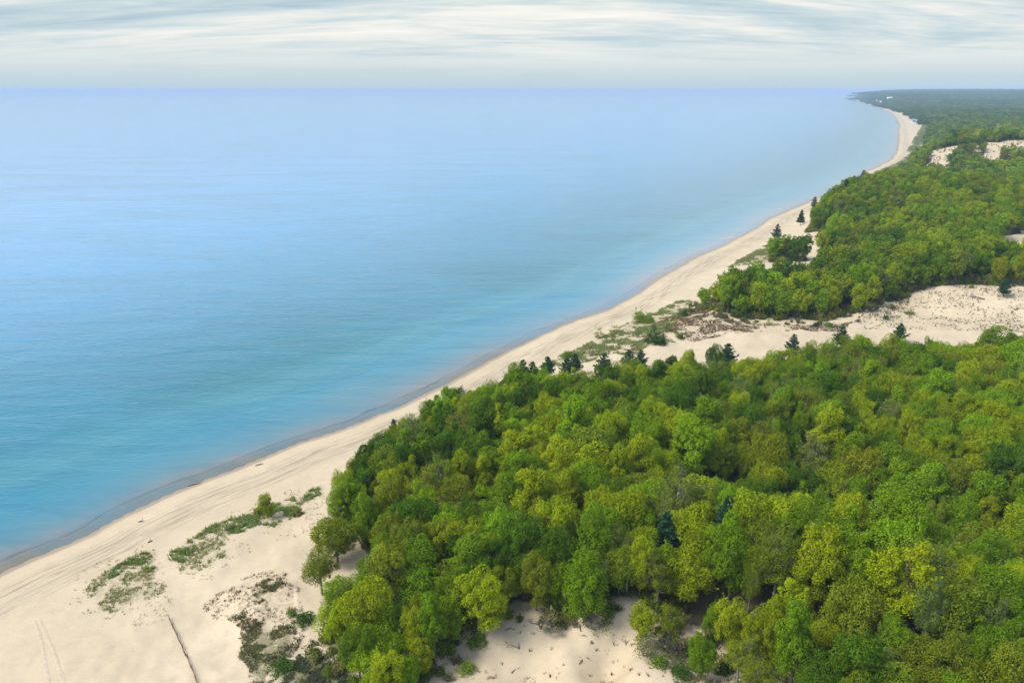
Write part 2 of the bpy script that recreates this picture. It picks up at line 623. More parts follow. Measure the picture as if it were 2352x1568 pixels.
def leaf_mat(name, source, color=None, transl=0.22):
    """source: 'object' (the object's colour), 'instancer' (the point's tint), 'face' (a face colour), 'fixed'"""
    m, t, out = new_mat(name)
    if source == 'object':
        base = t.nodes.new('ShaderNodeObjectInfo').outputs['Color']
    elif source == 'instancer':
        base = attr(t, 'tint', 'INSTANCER').outputs['Color']
    elif source == 'face':
        base = attr(t, 'col').outputs['Color']
    else:
        rgb = t.nodes.new('ShaderNodeRGB')
        rgb.outputs[0].default_value = tuple(color) + (1,)
        base = rgb.outputs[0]
    v = attr(t, 'v').outputs['Fac']
    k = ramp(t, v, [(0.0, (0.55, 0.62, 0.75)), (0.5, (0.95, 0.97, 0.95)), (1.0, (1.5, 1.35, 0.95))])
    c = mix_c(t, 1.0, base, k, 'MULTIPLY') if source != 'face' else base
    p = N(t, 'ShaderNodeBsdfPrincipled', i_Roughness=0.62)
    p.inputs['Specular IOR Level'].default_value = 0.06
    L(t, c, p.inputs['Base Color'])
    if transl > 0:
        tr = N(t, 'ShaderNodeBsdfTranslucent')
        L(t, mix_c(t, 1.0, c, (1.25, 1.2, 0.6), 'MULTIPLY'), tr.inputs['Color'])
        mx = N(t, 'ShaderNodeMixShader', i_0=transl)
        L(t, p.outputs[0], mx.inputs[1])
        L(t, tr.outputs[0], mx.inputs[2])
        L(t, mx.outputs[0], out.inputs[0])
    else:
        L(t, p.outputs[0], out.inputs[0])
    return m


M_LEAF = leaf_mat('tree_leaves', 'object')
M_LEAF_I = leaf_mat('woods_leaves', 'instancer')
M_GRASS = leaf_mat('grass_blades', 'face', transl=0.25)
M_NEEDLE = leaf_mat('pine_needles', 'object', transl=0.12)
M_BARK = simple_mat('bark', (0.13, 0.105, 0.085), 0.9, 0.35, 2.0, 0.5)
M_TWIG = simple_mat('grey_twigs', (0.20, 0.185, 0.17), 0.9, 0.3, 2.0)
M_DEAD = simple_mat('bleached_wood', (0.42, 0.42, 0.41), 0.85, 0.25, 1.5, 0.3)
M_DRIFT = simple_mat('weathered_wood', (0.12, 0.095, 0.075), 0.9, 0.3, 1.5, 0.3)
M_FENCE = simple_mat('fence_lath', (0.17, 0.115, 0.075), 0.9, 0.3, 4.0)

# ------------------------------------------------------------------ ground fan
az_ = np.radians(np.arange(-52, 52.01, 0.2))
rr_ = np.geomspace(34, 60000, 840)
RR, AZ = np.meshgrid(rr_, az_, indexing='ij')
gx, gy = RR * np.sin(AZ), RR * np.cos(AZ)
gst = shore_st(gx, gy)
gz = terrain(gx, gy, gst).ravel()
gs, gt = gst
nR, nA = RR.shape
ii, jj = np.meshgrid(np.arange(nR - 1), np.arange(nA - 1), indexing='ij')
q0 = (ii * nA + jj).ravel()
FANQ = np.stack([q0, q0 + 1, q0 + nA + 1, q0 + nA], 1)
gxf, gyf = gx.ravel(), gy.ravel()
g_for = forest_mask(gxf, gyf, gst)
floor_m = np.where(g_for, 1.0, 0.0)
nfd = poly_dist(gxf, gyf, NF)
sfd = poly_dist(gxf, gyf, SF)
inn, ins_ = in_poly(gxf, gyf, NF), in_poly(gxf, gyf, SF)
floor_m = np.where(inn, sstep(nfd, 0.0, 6), floor_m)
floor_m = np.where(ins_, sstep(sfd, 0.0, 8), floor_m)

# plants on open sand: outlines in plan
def PG(pl):
    return [GP(u, v)[:2] for u, v in pl]


GRASS_A = PG([(198, 1375), (205, 1340), (235, 1312), (280, 1290), (330, 1270), (350, 1274), (362, 1310), (374, 1360), (330, 1385), (300, 1402), (262, 1410), (225, 1398)])
GRASS_A2 = PG([(268, 1300), (330, 1270), (350, 1274), (360, 1305), (345, 1320), (325, 1300), (285, 1312), (245, 1330)])
GRASS_B = PG([(394, 1290), (398, 1262), (440, 1240), (480, 1212), (520, 1205), (520, 1235), (522, 1265), (500, 1300), (440, 1318), (410, 1312)])
GRASS_B2 = PG([(394, 1285), (398, 1264), (440, 1240), (455, 1250), (440, 1280), (410, 1300)])
GRASS_C = PG([(440, 1238), (480, 1210), (540, 1190), (580, 1172), (650, 1152), (700, 1130), (728, 1120), (735, 1140), (700, 1150), (690, 1180), (640, 1210), (600, 1205), (540, 1222), (500, 1225), (470, 1240)])
DEAD_A = PG([(472, 1388), (520, 1350), (580, 1318), (640, 1310), (690, 1350), (700, 1400), (690, 1440), (600, 1430), (540, 1440), (505, 1415)])
OLIVE_A = PG([(560, 1375), (580, 1352), (610, 1335), (645, 1325), (655, 1345), (620, 1372), (585, 1390)])
OLIVE_B = PG([(555, 1450), (600, 1430), (680, 1440), (695, 1470), (665, 1510), (635, 1560), (600, 1600), (570, 1600), (560, 1530)])
OLIVE_C = PG([(520, 1420), (560, 1405), (600, 1430), (590, 1465), (555, 1450)])
GREY_A = PG([(636, 1590), (672, 1525), (690, 1505), (740, 1488), (765, 1490), (850, 1560), (900, 1620), (760, 1620)])
GREY_B = PG([(668, 1500), (690, 1480), (735, 1468), (742, 1482), (700, 1496)])
DUNE_E = PG([(1235, 845), (1290, 815), (1330, 797), (1400, 765), (1470, 728), (1560, 690), (1600, 690), (1580, 720), (1540, 755), (1560, 785), (1480, 800), (1440, 815), (1400, 812), (1330, 838)])
BROWN_F = PG([(1500, 745), (1560, 715), (1610, 705), (1650, 728), (1720, 742), (1850, 748), (1960, 740), (1930, 760), (1800, 763), (1660, 768), (1600, 785), (1560, 778)])
FRINGE_G = PG([(1670, 615), (1710, 590), (1760, 562), (1800, 560), (1850, 575), (1855, 592), (1800, 600), (1740, 605)])
SLOPE_H = PG([(1960, 730), (2030, 700), (2090, 672), (2140, 668), (2110, 700), (2060, 730), (2000, 742)])
FRINGE_I = PG([(1960, 425), (2010, 395), (2060, 375), (2100, 345), (2108, 365), (2095, 385), (2030, 402), (1985, 418)])
FRINGE_J = PG([(2080, 352), (2100, 318), (2120, 285), (2140, 280), (2125, 320), (2112, 345)])

veg = np.zeros(gxf.shape)
red = np.zeros(gxf.shape)
for pl, amt in ((GRASS_A, .35), (GRASS_A2, .5), (GRASS_B, .35), (GRASS_B2, .5), (GRASS_C, .4), (OLIVE_A, .8), (OLIVE_B, .7), (OLIVE_C, .6), (GREY_A, .9), (GREY_B, .9), (DUNE_E, .4), (FRINGE_G, .5), (FRINGE_I, .9), (FRINGE_J, 1.0)):
    m = in_poly(gxf, gyf, pl)
    dd = poly_dist(gxf, gyf, pl)
    veg = np.maximum(veg, np.where(m, amt * sstep(dd, 0, 2.5), 0))
for pl, amt in ((DEAD_A, .45), (BROWN_F, .5), (SLOPE_H, .4)):
    m = in_poly(gxf, gyf, pl)
    dd = poly_dist(gxf, gyf, pl)
    red = np.maximum(red, np.where(m, amt * sstep(dd, 0, 3), 0))


def ground_material():
    m, t, out = new_mat('sand_ground')
    p = N(t, 'ShaderNodeBsdfPrincipled', i_Roughness=0.95)
    p.inputs['Specular IOR Level'].default_value = 0.12
    tcn = t.nodes.new('ShaderNodeTexCoord')
    obj = tcn.outputs['Object']
    s = attr(t, 's').outputs['Fac']
    al = attr(t, 't').outputs['Fac']
    st = N(t, 'ShaderNodeCombineXYZ')
    L(t, s, st.inputs[0])
    L(t, math_n(t, 'MULTIPLY', al, 0.06), st.inputs[1])
    big = noise(t, obj, 0.03, 4.0)
    med = noise(t, obj, 0.35, 5.0, 0.6)
    fine = noise(t, obj, 3.5, 5.0, 0.7)
    c = ramp(t, big, [(0.3, (0.455, 0.365, 0.24)), (0.7, (0.55, 0.45, 0.305))])
    c = mix_c(t, math_n(t, 'MULTIPLY', smooth_n(t, med, 0.45, 0.72), 0.35), c, (0.40, 0.32, 0.215))
    c = mix_c(t, math_n(t, 'MULTIPLY', smooth_n(t, fine, 0.52, 0.75), 0.28), c, (0.36, 0.29, 0.20))
    # wrack and gravel streaks along the beach
    strk = noise(t, st.outputs[0], 1.1, 6.0, 0.65, 0.3)
    band = math_n(t, 'MULTIPLY', smooth_n(t, s, 5.0, 10.0), math_n(t, 'SUBTRACT', 1.0, smooth_n(t, s, 15.0, 21.0)))
    c = mix_c(t, math_n(t, 'MULTIPLY', band, math_n(t, 'MULTIPLY', smooth_n(t, strk, 0.40, 0.66), 0.75)), c, (0.24, 0.195, 0.135))
    mot = noise(t, obj, 0.11, 5.0, 0.62, 0.5)
    c = mix_c(t, math_n(t, 'MULTIPLY', smooth_n(t, mot, 0.45, 0.68), 0.30), c, (0.38, 0.315, 0.225))
    spk = noise(t, obj, 1.9, 2.0, 0.5)
    c = mix_c(t, math_n(t, 'MULTIPLY', smooth_n(t, spk, 0.70, 0.76), 0.55), c, (0.17, 0.13, 0.09))
    # wet sand at the waterline
    edge = math_n(t, 'ADD', s, math_n(t, 'MULTIPLY', math_n(t, 'SUBTRACT', strk, 0.5), 3.0))
    wet = math_n(t, 'SUBTRACT', 1.0, smooth_n(t, edge, 0.6, 2.6))
    c = mix_c(t, math_n(t, 'MULTIPLY', wet, 0.85), c, (0.20, 0.155, 0.115))
    damp = math_n(t, 'MULTIPLY', math_n(t, 'SUBTRACT', 1.0, smooth_n(t, edge, 2.0, 8.0)), 0.3)
    c = mix_c(t, damp, c, (0.42, 0.33, 0.22))
    # plant cover
    v = attr(t, 'veg').outputs['Fac']
    pat = noise(t, obj, 0.9, 5.0, 0.7)
    vm = math_n(t, 'MULTIPLY', v, smooth_n(t, math_n(t, 'ADD', pat, math_n(t, 'MULTIPLY', v, 0.25)), 0.48, 0.66))
    c = mix_c(t, vm, c, mix_c(t, fine, (0.075, 0.085, 0.03), (0.15, 0.14, 0.06)))
    rd = attr(t, 'red').outputs['Fac']
    rm = math_n(t, 'MULTIPLY', rd, smooth_n(t, pat, 0.46, 0.62))
    c = mix_c(t, rm, c, mix_c(t, fine, (0.17, 0.12, 0.07), (0.27, 0.20, 0.125)))
    # forest floor: leaf litter with green undergrowth
    fl = attr(t, 'floor').outputs['Fac']
    fm = smooth_n(t, math_n(t, 'ADD', fl, math_n(t, 'MULTIPLY', math_n(t, 'SUBTRACT', pat, 0.5), 0.9)), 0.35, 0.7)
    lit = ramp(t, noise(t, obj, 0.6, 6.0, 0.7), [(0.3, (0.045, 0.05, 0.018)), (0.5, (0.085, 0.068, 0.038)), (0.7, (0.05, 0.07, 0.015))])
    c = mix_c(t, fm, c, lit)
    L(t, c, p.inputs['Base Color'])
    b = N(t, 'ShaderNodeBump', i_Strength=0.6, i_Distance=0.25)
    L(t, math_n(t, 'ADD', math_n(t, 'MULTIPLY', med, 0.8), math_n(t, 'MULTIPLY', fine, 0.35)), b.inputs['Height'])
    L(t, b.outputs[0], p.inputs['Normal'])
    L(t, p.outputs[0], out.inputs[0])
    return m


M_GROUND = ground_material()
g_me = mesh_from('ground', np.stack([gxf, gyf, gz], 1), quads=FANQ, mats=(M_GROUND,), smooth=True,
                 attrs={'s': ('FLOAT', 'POINT', gs), 't': ('FLOAT', 'POINT', gt), 'floor': ('FLOAT', 'POINT', floor_m), 'veg': ('FLOAT', 'POINT', veg), 'red': ('FLOAT', 'POINT', red)})
tag(add('ground', g_me), 'pale sand beach and dunes rising to the wooded shore', None, None, 'structure')


# ------------------------------------------------------------------ water
def water_material():
    m, t, out = new_mat('lake_water')
    p = N(t, 'ShaderNodeBsdfPrincipled', i_Roughness=0.15, i_IOR=1.33)
    p.inputs['Specular IOR Level'].default_value = 0.45
    tcn = t.nodes.new('ShaderNodeTexCoord')
    obj = tcn.outputs['Object']
    off = attr(t, 'off').outputs['Fac']
    al = attr(t, 't').outputs['Fac']
    st = N(t, 'ShaderNodeCombineXYZ')
    L(t, off, st.inputs[0])
    L(t, math_n(t, 'MULTIPLY', al, 0.25), st.inputs[1])
    wob = noise(t, st.outputs[0], 0.05, 4.0)
    o2 = math_n(t, 'ADD', off, math_n(t, 'MULTIPLY', math_n(t, 'SUBTRACT', wob, 0.5), math_n(t, 'MULTIPLY', math_n(t, 'POWER', math_n(t, 'MAXIMUM', off, 0.0), 0.75), 2.2)))
    fac = math_n(t, 'POWER', math_n(t, 'DIVIDE', math_n(t, 'MAXIMUM', o2, 0.0), 600.0), 0.5, True)
    # offshore distance in metres = 600 * position^2
    def pos(mtr):
        return math.sqrt(mtr / 600.0)
    c = ramp(t, fac, [(pos(0), (0.19, 0.135, 0.075)), (pos(3.0), (0.175, 0.14, 0.09)), (pos(7), (0.195, 0.185, 0.16)), (pos(14), (0.11, 0.195, 0.205)), (pos(28), (0.04, 0.19, 0.235)),
                      (pos(60), (0.003, 0.128, 0.150)), (pos(110), (0.002, 0.130, 0.182)), (pos(300), (0.018, 0.215, 0.385)), (pos(600), (0.045, 0.25, 0.47))])
    # broad patches of lighter sandbars and darker water
    mpn = N(t, 'ShaderNodeMapping')
    mpn.inputs['Scale'].default_value = (0.006, 0.016, 1)
    mpn.inputs['Rotation'].default_value = (0, 0, R(12))
    L(t, obj, mpn.inputs[0])
    patch = noise(t, mpn.outputs[0], 1.0, 5.0, 0.6, 0.6)
    c = mix_c(t, math_n(t, 'MULTIPLY', smooth_n(t, patch, 0.35, 0.7), 0.6), c, (0.012, 0.17, 0.25))
    # sandbar seen through the water, parallel to the shore
    bar = math_n(t, 'MULTIPLY', smooth_n(t, o2, 34, 46), math_n(t, 'SUBTRACT', 1.0, smooth_n(t, o2, 50, 68)))
    c = mix_c(t, math_n(t, 'MULTIPLY', bar, math_n(t, 'MULTIPLY', smooth_n(t, wob, 0.3, 0.7), 0.6)), c, (0.055, 0.22, 0.25))
    mps = N(t, 'ShaderNodeMapping')
    mps.inputs['Scale'].default_value = (0.022, 0.085, 1)
    mps.inputs['Rotation'].default_value = (0, 0, R(4))
    L(t, obj, mps.inputs[0])
    streak = noise(t, mps.outputs[0], 1.0, 6.0, 0.68, 0.8)
    c = mix_c(t, math_n(t, 'MULTIPLY', smooth_n(t, streak, 0.42, 0.72), 0.5), c, mix_c(t, 1.0, c, (0.5, 0.72, 0.8), 'MULTIPLY'))
    # thin dark ripple line where small waves first touch bottom
    rl = math_n(t, 'ADD', off, math_n(t, 'MULTIPLY', math_n(t, 'SUBTRACT', noise(t, st.outputs[0], 0.16, 3.0), 0.5), 6.0))
    line = math_n(t, 'MULTIPLY', smooth_n(t, rl, 4.6, 5.0), math_n(t, 'SUBTRACT', 1.0, smooth_n(t, rl, 5.05, 5.45)))
    c = mix_c(t, math_n(t, 'MULTIPLY', line, 0.6), c, mix_c(t, smooth_n(t, noise(t, st.outputs[0], 0.07, 2.0), 0.68, 0.71), (0.06, 0.055, 0.05), (0.5, 0.5, 0.48)))
    L(t, c, p.inputs['Base Color'])
    # waves
    mp1 = N(t, 'ShaderNodeMapping')
    mp1.inputs['Scale'].default_value = (0.25, 0.75, 1)
    mp1.inputs['Rotation'].default_value = (0, 0, R(-20))
    L(t, obj, mp1.inputs[0])
    w1 = noise(t, mp1.outputs[0], 1.0, 3.0, 0.6, 0.4)
    w2 = noise(t, mp1.outputs[0], 0.12, 3.0, 0.6, 0.4)
    hgt = math_n(t, 'ADD', math_n(t, 'MULTIPLY', w1, 0.35), math_n(t, 'MULTIPLY', w2, 1.0))
    calm = math_n(t, 'ADD', 0.25, math_n(t, 'MULTIPLY', smooth_n(t, off, 3, 40), 0.75))
    b = N(t, 'ShaderNodeBump', i_Distance=0.52)
    L(t, math_n(t, 'MULTIPLY', calm, 0.8), b.inputs['Strength'])
    L(t, hgt, b.inputs['Height'])
    L(t, b.outputs[0], p.inputs['Normal'])
    L(t, p.outputs[0], out.inputs[0])
    return m


wr = np.geomspace(60, 150000, 620)
waz = np.radians(np.arange(-52, 52.01, 0.22))
WR, WA = np.meshgrid(wr, waz, indexing='ij')
wx, wy = (WR * np.sin(WA)).ravel(), (WR * np.cos(WA)).ravel()
ws, wt = shore_st(wx, wy)
a_, b_ = WR.shape
ii, jj = np.meshgrid(np.arange(a_ - 1), np.arange(b_ - 1), indexing='ij')
q0 = (ii * b_ + jj).ravel()
WQ = np.stack([q0, q0 + 1, q0 + b_ + 1, q0 + b_], 1)
WQ = WQ[(ws[WQ].min(1) < 12)]
used, inv = np.unique(WQ, return_inverse=True)
w_me = mesh_from('water', np.stack([wx[used], wy[used], np.zeros(len(used))], 1), quads=inv.reshape(WQ.shape), mats=(water_material(),), smooth=True,
                 attrs={'off': ('FLOAT', 'POINT', -ws[used]), 't': ('FLOAT', 'POINT', wt[used])})
tag(add('water', w_me), 'calm blue lake fading to periwinkle at the horizon', None, None, 'structure')


# ------------------------------------------------------------------ tree builders
def leaf_quads(P, Nrm, size, rg, fold=0.12):
    """one small irregular spray of leaves per point"""
    n = len(P)
    Nrm = Nrm / (np.linalg.norm(Nrm, axis=1, keepdims=True) + 1e-9)
    rv = rg.normal(size=(n, 3))
    T = np.cross(Nrm, rv)
    T /= (np.linalg.norm(T, axis=1, keepdims=True) + 1e-9)
    B = np.cross(Nrm, T)
    sz = size * rg.uniform(0.6, 1.35, (n, 1))
    asp = rg.uniform(0.55, 0.95, (n, 1))
    V = np.empty((n, 4, 3))
    j = lambda: rg.uniform(0.75, 1.25, (n, 1))
    V[:, 0] = P + T * sz * j() * 0.5
    V[:, 1] = P + B * sz * asp * j() * 0.5 + Nrm * sz * fold
    V[:, 2] = P - T * sz * j() * 0.5
    V[:, 3] = P - B * sz * asp * j() * 0.5 + Nrm * sz * fold
    return V.reshape(-1, 3), np.arange(n * 4).reshape(n, 4)


def crown_points(rg, rad, hz, hc, nl, lobe, n, dense=True, low=-0.45):
    """points and outward directions over the skins of many lobes that make one uneven crown"""
    Cc, Rl = [], []
    tries = 0
    while len(Cc) < nl and tries < 4000:
        tries += 1
        d = rg.normal(size=3)
        d /= np.linalg.norm(d)
        if d[2] < low:
            continue
        k = rg.uniform(0.5, 0.86) if rg.random() < 0.8 else rg.uniform(0.1, 0.5)
        wd = 1.0 if d[2] > -0.2 else 1.0 + 0.35 * (d[2] + 0.2)
        c = np.array((d[0] * rad * k * wd, d[1] * rad * k * wd, d[2] * hz * k))
        r = rad * lobe * rg.uniform(0.65, 1.25)
        if any(np.linalg.norm(c - q) < 0.62 * (r + s_) for q, s_ in zip(Cc, Rl)):
            continue
        Cc.append(c)
        Rl.append(r)
    Cc, Rl = np.array(Cc), np.array(Rl)
    pr = Rl ** 2 / (Rl ** 2).sum()
    P, D = [], []
    got = 0
    while got < n:
        m = n
        li = rg.choice(len(Rl), size=m, p=pr)
        d = rg.normal(size=(m, 3))
        d /= np.linalg.norm(d, axis=1, keepdims=True)
        p = Cc[li] + d * Rl[li][:, None] * rg.normal(0.97 if dense else 0.85, 0.15 if dense else 0.28, (m, 1))
        keep = (d[:, 2] > -0.55) | (rg.random(m) < 0.25)
        for c, r, k in zip(Cc, Rl, range(len(Rl))):
            dist = np.linalg.norm(p - c, axis=1)
            keep &= (dist > 0.84 * r) | (li == k) | (rg.random(m) < (0.04 if dense else 0.5))
        p, d = p[keep], d[keep]
        P.append(p)
        D.append(d)
        got += len(p)
    P, D = np.concatenate(P)[:n], np.concatenate(D)[:n]
    for _ in range(7):       # push the outline in and out so no crown is a ball
        kv = rg.normal(0, 0.75, 3)
        P = P + D * (0.17 * np.sin(P @ kv + rg.uniform(0, 6.28)))[:, None]
    nt_ = min(70, n // 60)   # sprays that stick out
    for a in rg.integers(0, n, nt_):
        pick = rg.integers(0, n, 16)
        dr = D[a] * 0.7 + np.array((0, 0, 0.5)) + rg.normal(0, 0.35, 3)
        P[pick] = P[a] + dr * rg.uniform(0, 1.0, (16, 1)) * rg.uniform(0.5, 1.1) + rg.normal(0, 0.11, (16, 3))
        D[pick] = D[a]
    P = P + np.array((0, 0, hc))
    return P, D, Cc + np.array((0, 0, hc)), Rl


def limbs(mb, rg, tips, base_h, hc, r0, n=6, fine=0):
    lean = rg.normal(0, 0.25, 2)
    top = np.array((lean[0], lean[1], hc))
    mid = np.array((lean[0] * 0.4 + rg.normal(0, .1), lean[1] * 0.4, hc * 0.5))
    mb.tube([(0, 0, -0.4), (0, 0, 0.25), mid, top], [r0 * 1.35, r0, r0 * 0.8, r0 * 0.3], 7)
    for tp in tips:
        k = rg.uniform(0.35, 0.85)
        st = mid + (top - mid) * k if k > 0.5 else np.array((0, 0, 0.25)) + (mid - np.array((0, 0, 0.25))) * min(1, (k + 0.45))
        m = (st + tp) / 2 + np.array((0, 0, -0.3)) + rg.normal(0, 0.25, 3)
        rr = r0 * rg.uniform(0.28, 0.45)
        mb.tube([st, m, tp], [rr, rr * 0.7, rr * 0.25], 5, False)
        for _ in range(fine):
            e = tp + rg.normal(0, 0.9, 3) + np.array((0, 0, 0.6))
            s2 = m + (tp - m) * rg.uniform(0.2, 1)
            mb.tube([s2, (s2 + e) / 2 + rg.normal(0, .15, 3), e], [rr * 0.3, rr * 0.2, rr * 0.1], 3, False)


def make_broad(seed, kind, n_leaf, size):
    rg = np.random.default_rng(seed)
    if kind == 'round':
        rad, hz, hc, nl, lobe = 4.1 * rg.uniform(0.95, 1.06), 4.9 * rg.uniform(0.9, 1.1), 6.3, int(rg.integers(34, 46)), 0.255
        P, D, Cc, Rl = crown_points(rg, rad, hz, hc, nl, lobe, n_leaf, True, -0.88)
    elif kind == 'tall':
        rad, hz, hc, nl, lobe = 3.2 * rg.uniform(0.95, 1.06), 5.5 * rg.uniform(0.95, 1.08), 6.6, int(rg.integers(30, 40)), 0.28
        P, D, Cc, Rl = crown_points(rg, rad, hz, hc, nl, lobe, n_leaf, True, -0.7)
    else:
        rad, hz, hc, nl, lobe = 3.7 * rg.uniform(0.95, 1.06), 5.1 * rg.uniform(0.95, 1.08), 6.4, int(rg.integers(28, 38)), 0.27
        P, D, Cc, Rl = crown_points(rg, rad, hz, hc, nl, lobe, int(n_leaf * 0.8), False, -0.6)
    nr = D * 0.9 + rg.normal(0, 0.55, D.shape) + np.array((0, 0, 0.35))
    lop = rg.normal(0, 0.09, 2)
    P[:, 0] *= 1 + rg.normal(0, 0.1)
    P[:, :2] += (P[:, 2:3] - 5) * lop[None]
    Cc[:, :2] += (Cc[:, 2:3] - 5) * lop[None]
    V, Q = leaf_quads(P, nr, size * (0.8 if kind == 'airy' else 1.0), rg)
    # leaf tone: by spray and by lobe
    lob = np.argmin(((P[:, None, :] - Cc[None]) ** 2).sum(2), 1)
    lt = rg.uniform(0.25, 0.75, len(Cc))[lob]
    tone = np.clip(0.45 * lt + 0.55 * rg.beta(2, 2, len(P)), 0, 1)
    mb = MB()
    tips = Cc[rg.permutation(len(Cc))[:(16 if kind == 'airy' else 10)]]
    limbs(mb, rg, tips, 0, hc + hz * 0.45, 0.24, fine=(7 if kind == 'airy' else 2))
    return V, Q, tone, mb


def make_pine(seed, n_whorl=9, ht=12.0, plume=True):
    rg = np.random.default_rng(seed)
    mb = MB()
    mb.tube([(0, 0, -0.4), (0, 0, ht * 0.4), (rg.normal(0, .2), rg.normal(0, .2), ht)], [0.24, 0.17, 0.04], 7)
    PV, PQ, PT = [], [], []
    base = 0
    for i in range(n_whorl):
        k = i / (n_whorl - 1)
        z = ht * (0.22 + 0.76 * k)
        reach = (3.3 * (1 - k) ** 0.75 + 0.45) * rg.uniform(0.8, 1.15)
        nb = 8 if k < 0.75 else 5
        ph = rg.uniform(0, 6.28)
        for b in range(nb):
            if rg.random() < 0.12:
                continue
            a = ph + b * 2 * math.pi / nb + rg.normal(0, 0.2)
            rch = reach * rg.uniform(0.65, 1.15)
            up = (0.55 if plume else 0.1) * rch
            e = np.array((math.cos(a) * rch, math.sin(a) * rch, z + up))
            s0 = np.array((0, 0, z))
            m = (s0 + e) / 2 + np.array((0, 0, -0.12 * rch))
            mb.tube([s0, m, e], [0.07, 0.05, 0.02], 4, False)
            npf = max(3, int(rch * 3.6))
            for q in range(npf):
                f = (q + 0.6) / npf * 0.85 + 0.18
                c = (s0 * (1 - f) ** 2 + 2 * m * f * (1 - f) + e * f * f) if f <= 1 else e
                c = c + rg.normal(0, 0.16, 3)
                nn = 34
                d = rg.normal(size=(nn, 3))
                d[:, 2] = np.abs(d[:, 2]) * 0.9 + 0.15
                d /= np.linalg.norm(d, axis=1, keepdims=True)
                ln = rg.uniform(0.4, 0.75, (nn, 1))
                sd = np.cross(d, rg.normal(size=(nn, 3)))
                sd /= np.linalg.norm(sd, axis=1, keepdims=True) + 1e-9
                V = np.empty((nn, 3, 3))
                V[:, 0] = c + sd * 0.11
                V[:, 1] = c - sd * 0.11
                V[:, 2] = c + d * ln
                PV.append(V.reshape(-1, 3))
                PQ.append(base + np.arange(nn * 3).reshape(nn, 3))
                PT.append(np.clip(rg.uniform(0.2, 0.7) + rg.normal(0, 0.15, nn), 0, 1))
                base += nn * 3
    return np.concatenate(PV), np.concatenate(PQ), np.concatenate(PT), mb


KINDS = ['round'] * 8 + ['tall'] * 3 + ['airy'] * 4
NK = len(KINDS)
CROWN_ME, TRUNK_ME = [], []
for i, kd in enumerate(KINDS):
    V, Q, T, mb = make_broad(100 + i, kd, 18500, 0.23)
    CROWN_ME.append(mesh_from('crown_%s' % kd, V, quads=Q, mats=(M_LEAF,), attrs={'v': ('FLOAT', 'FACE', T)}))
    TRUNK_ME.append(mb.mesh('trunk_%s' % kd, M_TWIG if kd == 'airy' else M_BARK, True))


def combined(name, V, Q, T, mb):
    """crown and trunk in one mesh for the uncounted mass of the woods"""
    nv = len(V)
    tv = np.array(mb.v)
    faces = [tuple(q) for q in Q] + [tuple(k + nv for k in f) for f in mb.f]
    me = mesh_from(name, np.concatenate([V, tv]), faces=faces, mats=(M_LEAF_I, M_BARK), midx=[0] * len(Q) + [1] * len(mb.f),
                   attrs={'v': ('FLOAT', 'FACE', np.concatenate([T, np.full(len(mb.f), .4)]))})
    return me


PROTO = {0: [], 1: [], 2: [], 3: []}


def proto(lod, me):
    PROTO[lod].append(bpy.data.objects.new(me.name, me))     # a shape for the woods to repeat; not in the scene itself


for i, kd in enumerate(KINDS):
    proto(0, combined('wood_tree', *make_broad(100 + i, kd, 18500, 0.23)))
for i in range(8):
    kd = ['round', 'round', 'round', 'tall', 'airy', 'round', 'round', 'airy'][i]
    proto(1, combined('wood_tree_mid', *make_broad(200 + i, kd, 5200, 0.46)))
for i in range(6):
    V, Q, T, mb = make_broad(300 + i, ['round', 'round', 'tall', 'round', 'airy', 'round'][i], 800, 1.05)
    mb2 = MB()
    mb2.tube([(0, 0, -1), (0, 0, 7)], [0.25, 0.1], 4)
    proto(2, combined('wood_tree_far', V, Q, T, mb2))
for i in range(4):
    rg = np.random.default_rng(400 + i)
    VV, QQ, TT = [], [], []
    b0 = 0
    for k in range(46):
        a, rd = rg.uniform(0, 6.28), 36 * math.sqrt(rg.random())
        V, Q, T, _ = make_broad(500 + i * 60 + k, 'round', 46, 4.0)
        sc = rg.uniform(0.8, 1.35)
        VV.append(V * sc + np.array((rd * math.cos(a), rd * math.sin(a), -2 + rg.uniform(-1.5, 1.5))))
        QQ.append(Q + b0)
        TT.append(np.clip(T * 0.5 + rg.uniform(0, 0.5), 0, 1))
        b0 += len(V)
    mb2 = MB()
    mb2.tube([(0, 0, -3), (0, 0, 3)], [0.5, 0.3], 4)
    proto(3, combined('wood_patch', np.concatenate(VV), np.concatenate(QQ), np.concatenate(TT), mb2))

# tints: name, leaf albedo
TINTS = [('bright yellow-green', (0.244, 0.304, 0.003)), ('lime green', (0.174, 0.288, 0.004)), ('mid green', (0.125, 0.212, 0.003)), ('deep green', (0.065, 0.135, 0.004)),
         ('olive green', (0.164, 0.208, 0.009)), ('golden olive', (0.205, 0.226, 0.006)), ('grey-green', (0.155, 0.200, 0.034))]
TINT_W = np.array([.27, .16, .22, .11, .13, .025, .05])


def pick_tint(x, y, rg):
    n = float(sstep(vnoise(x / 30, y / 30, 77), 0.2, 0.8))
    m = float(sstep(vnoise(x / 36, y / 36, 78), 0.2, 0.8))
    wgt = TINT_W.copy()
    wgt[0] *= 0.15 + 2.0 * n
    wgt[1] *= 0.3 + 1.5 * n
    wgt[4] *= 0.15 + 2.0 * m
    wgt[6] *= 0.1 + 2.2 * m * m
    wgt[3] *= 1.9 - 1.7 * n
    wgt /= wgt.sum()
    return int(rg.choice(len(wgt), p=wgt))


# ------------------------------------------------------------------ placing the near trees
trees = []          # dicts


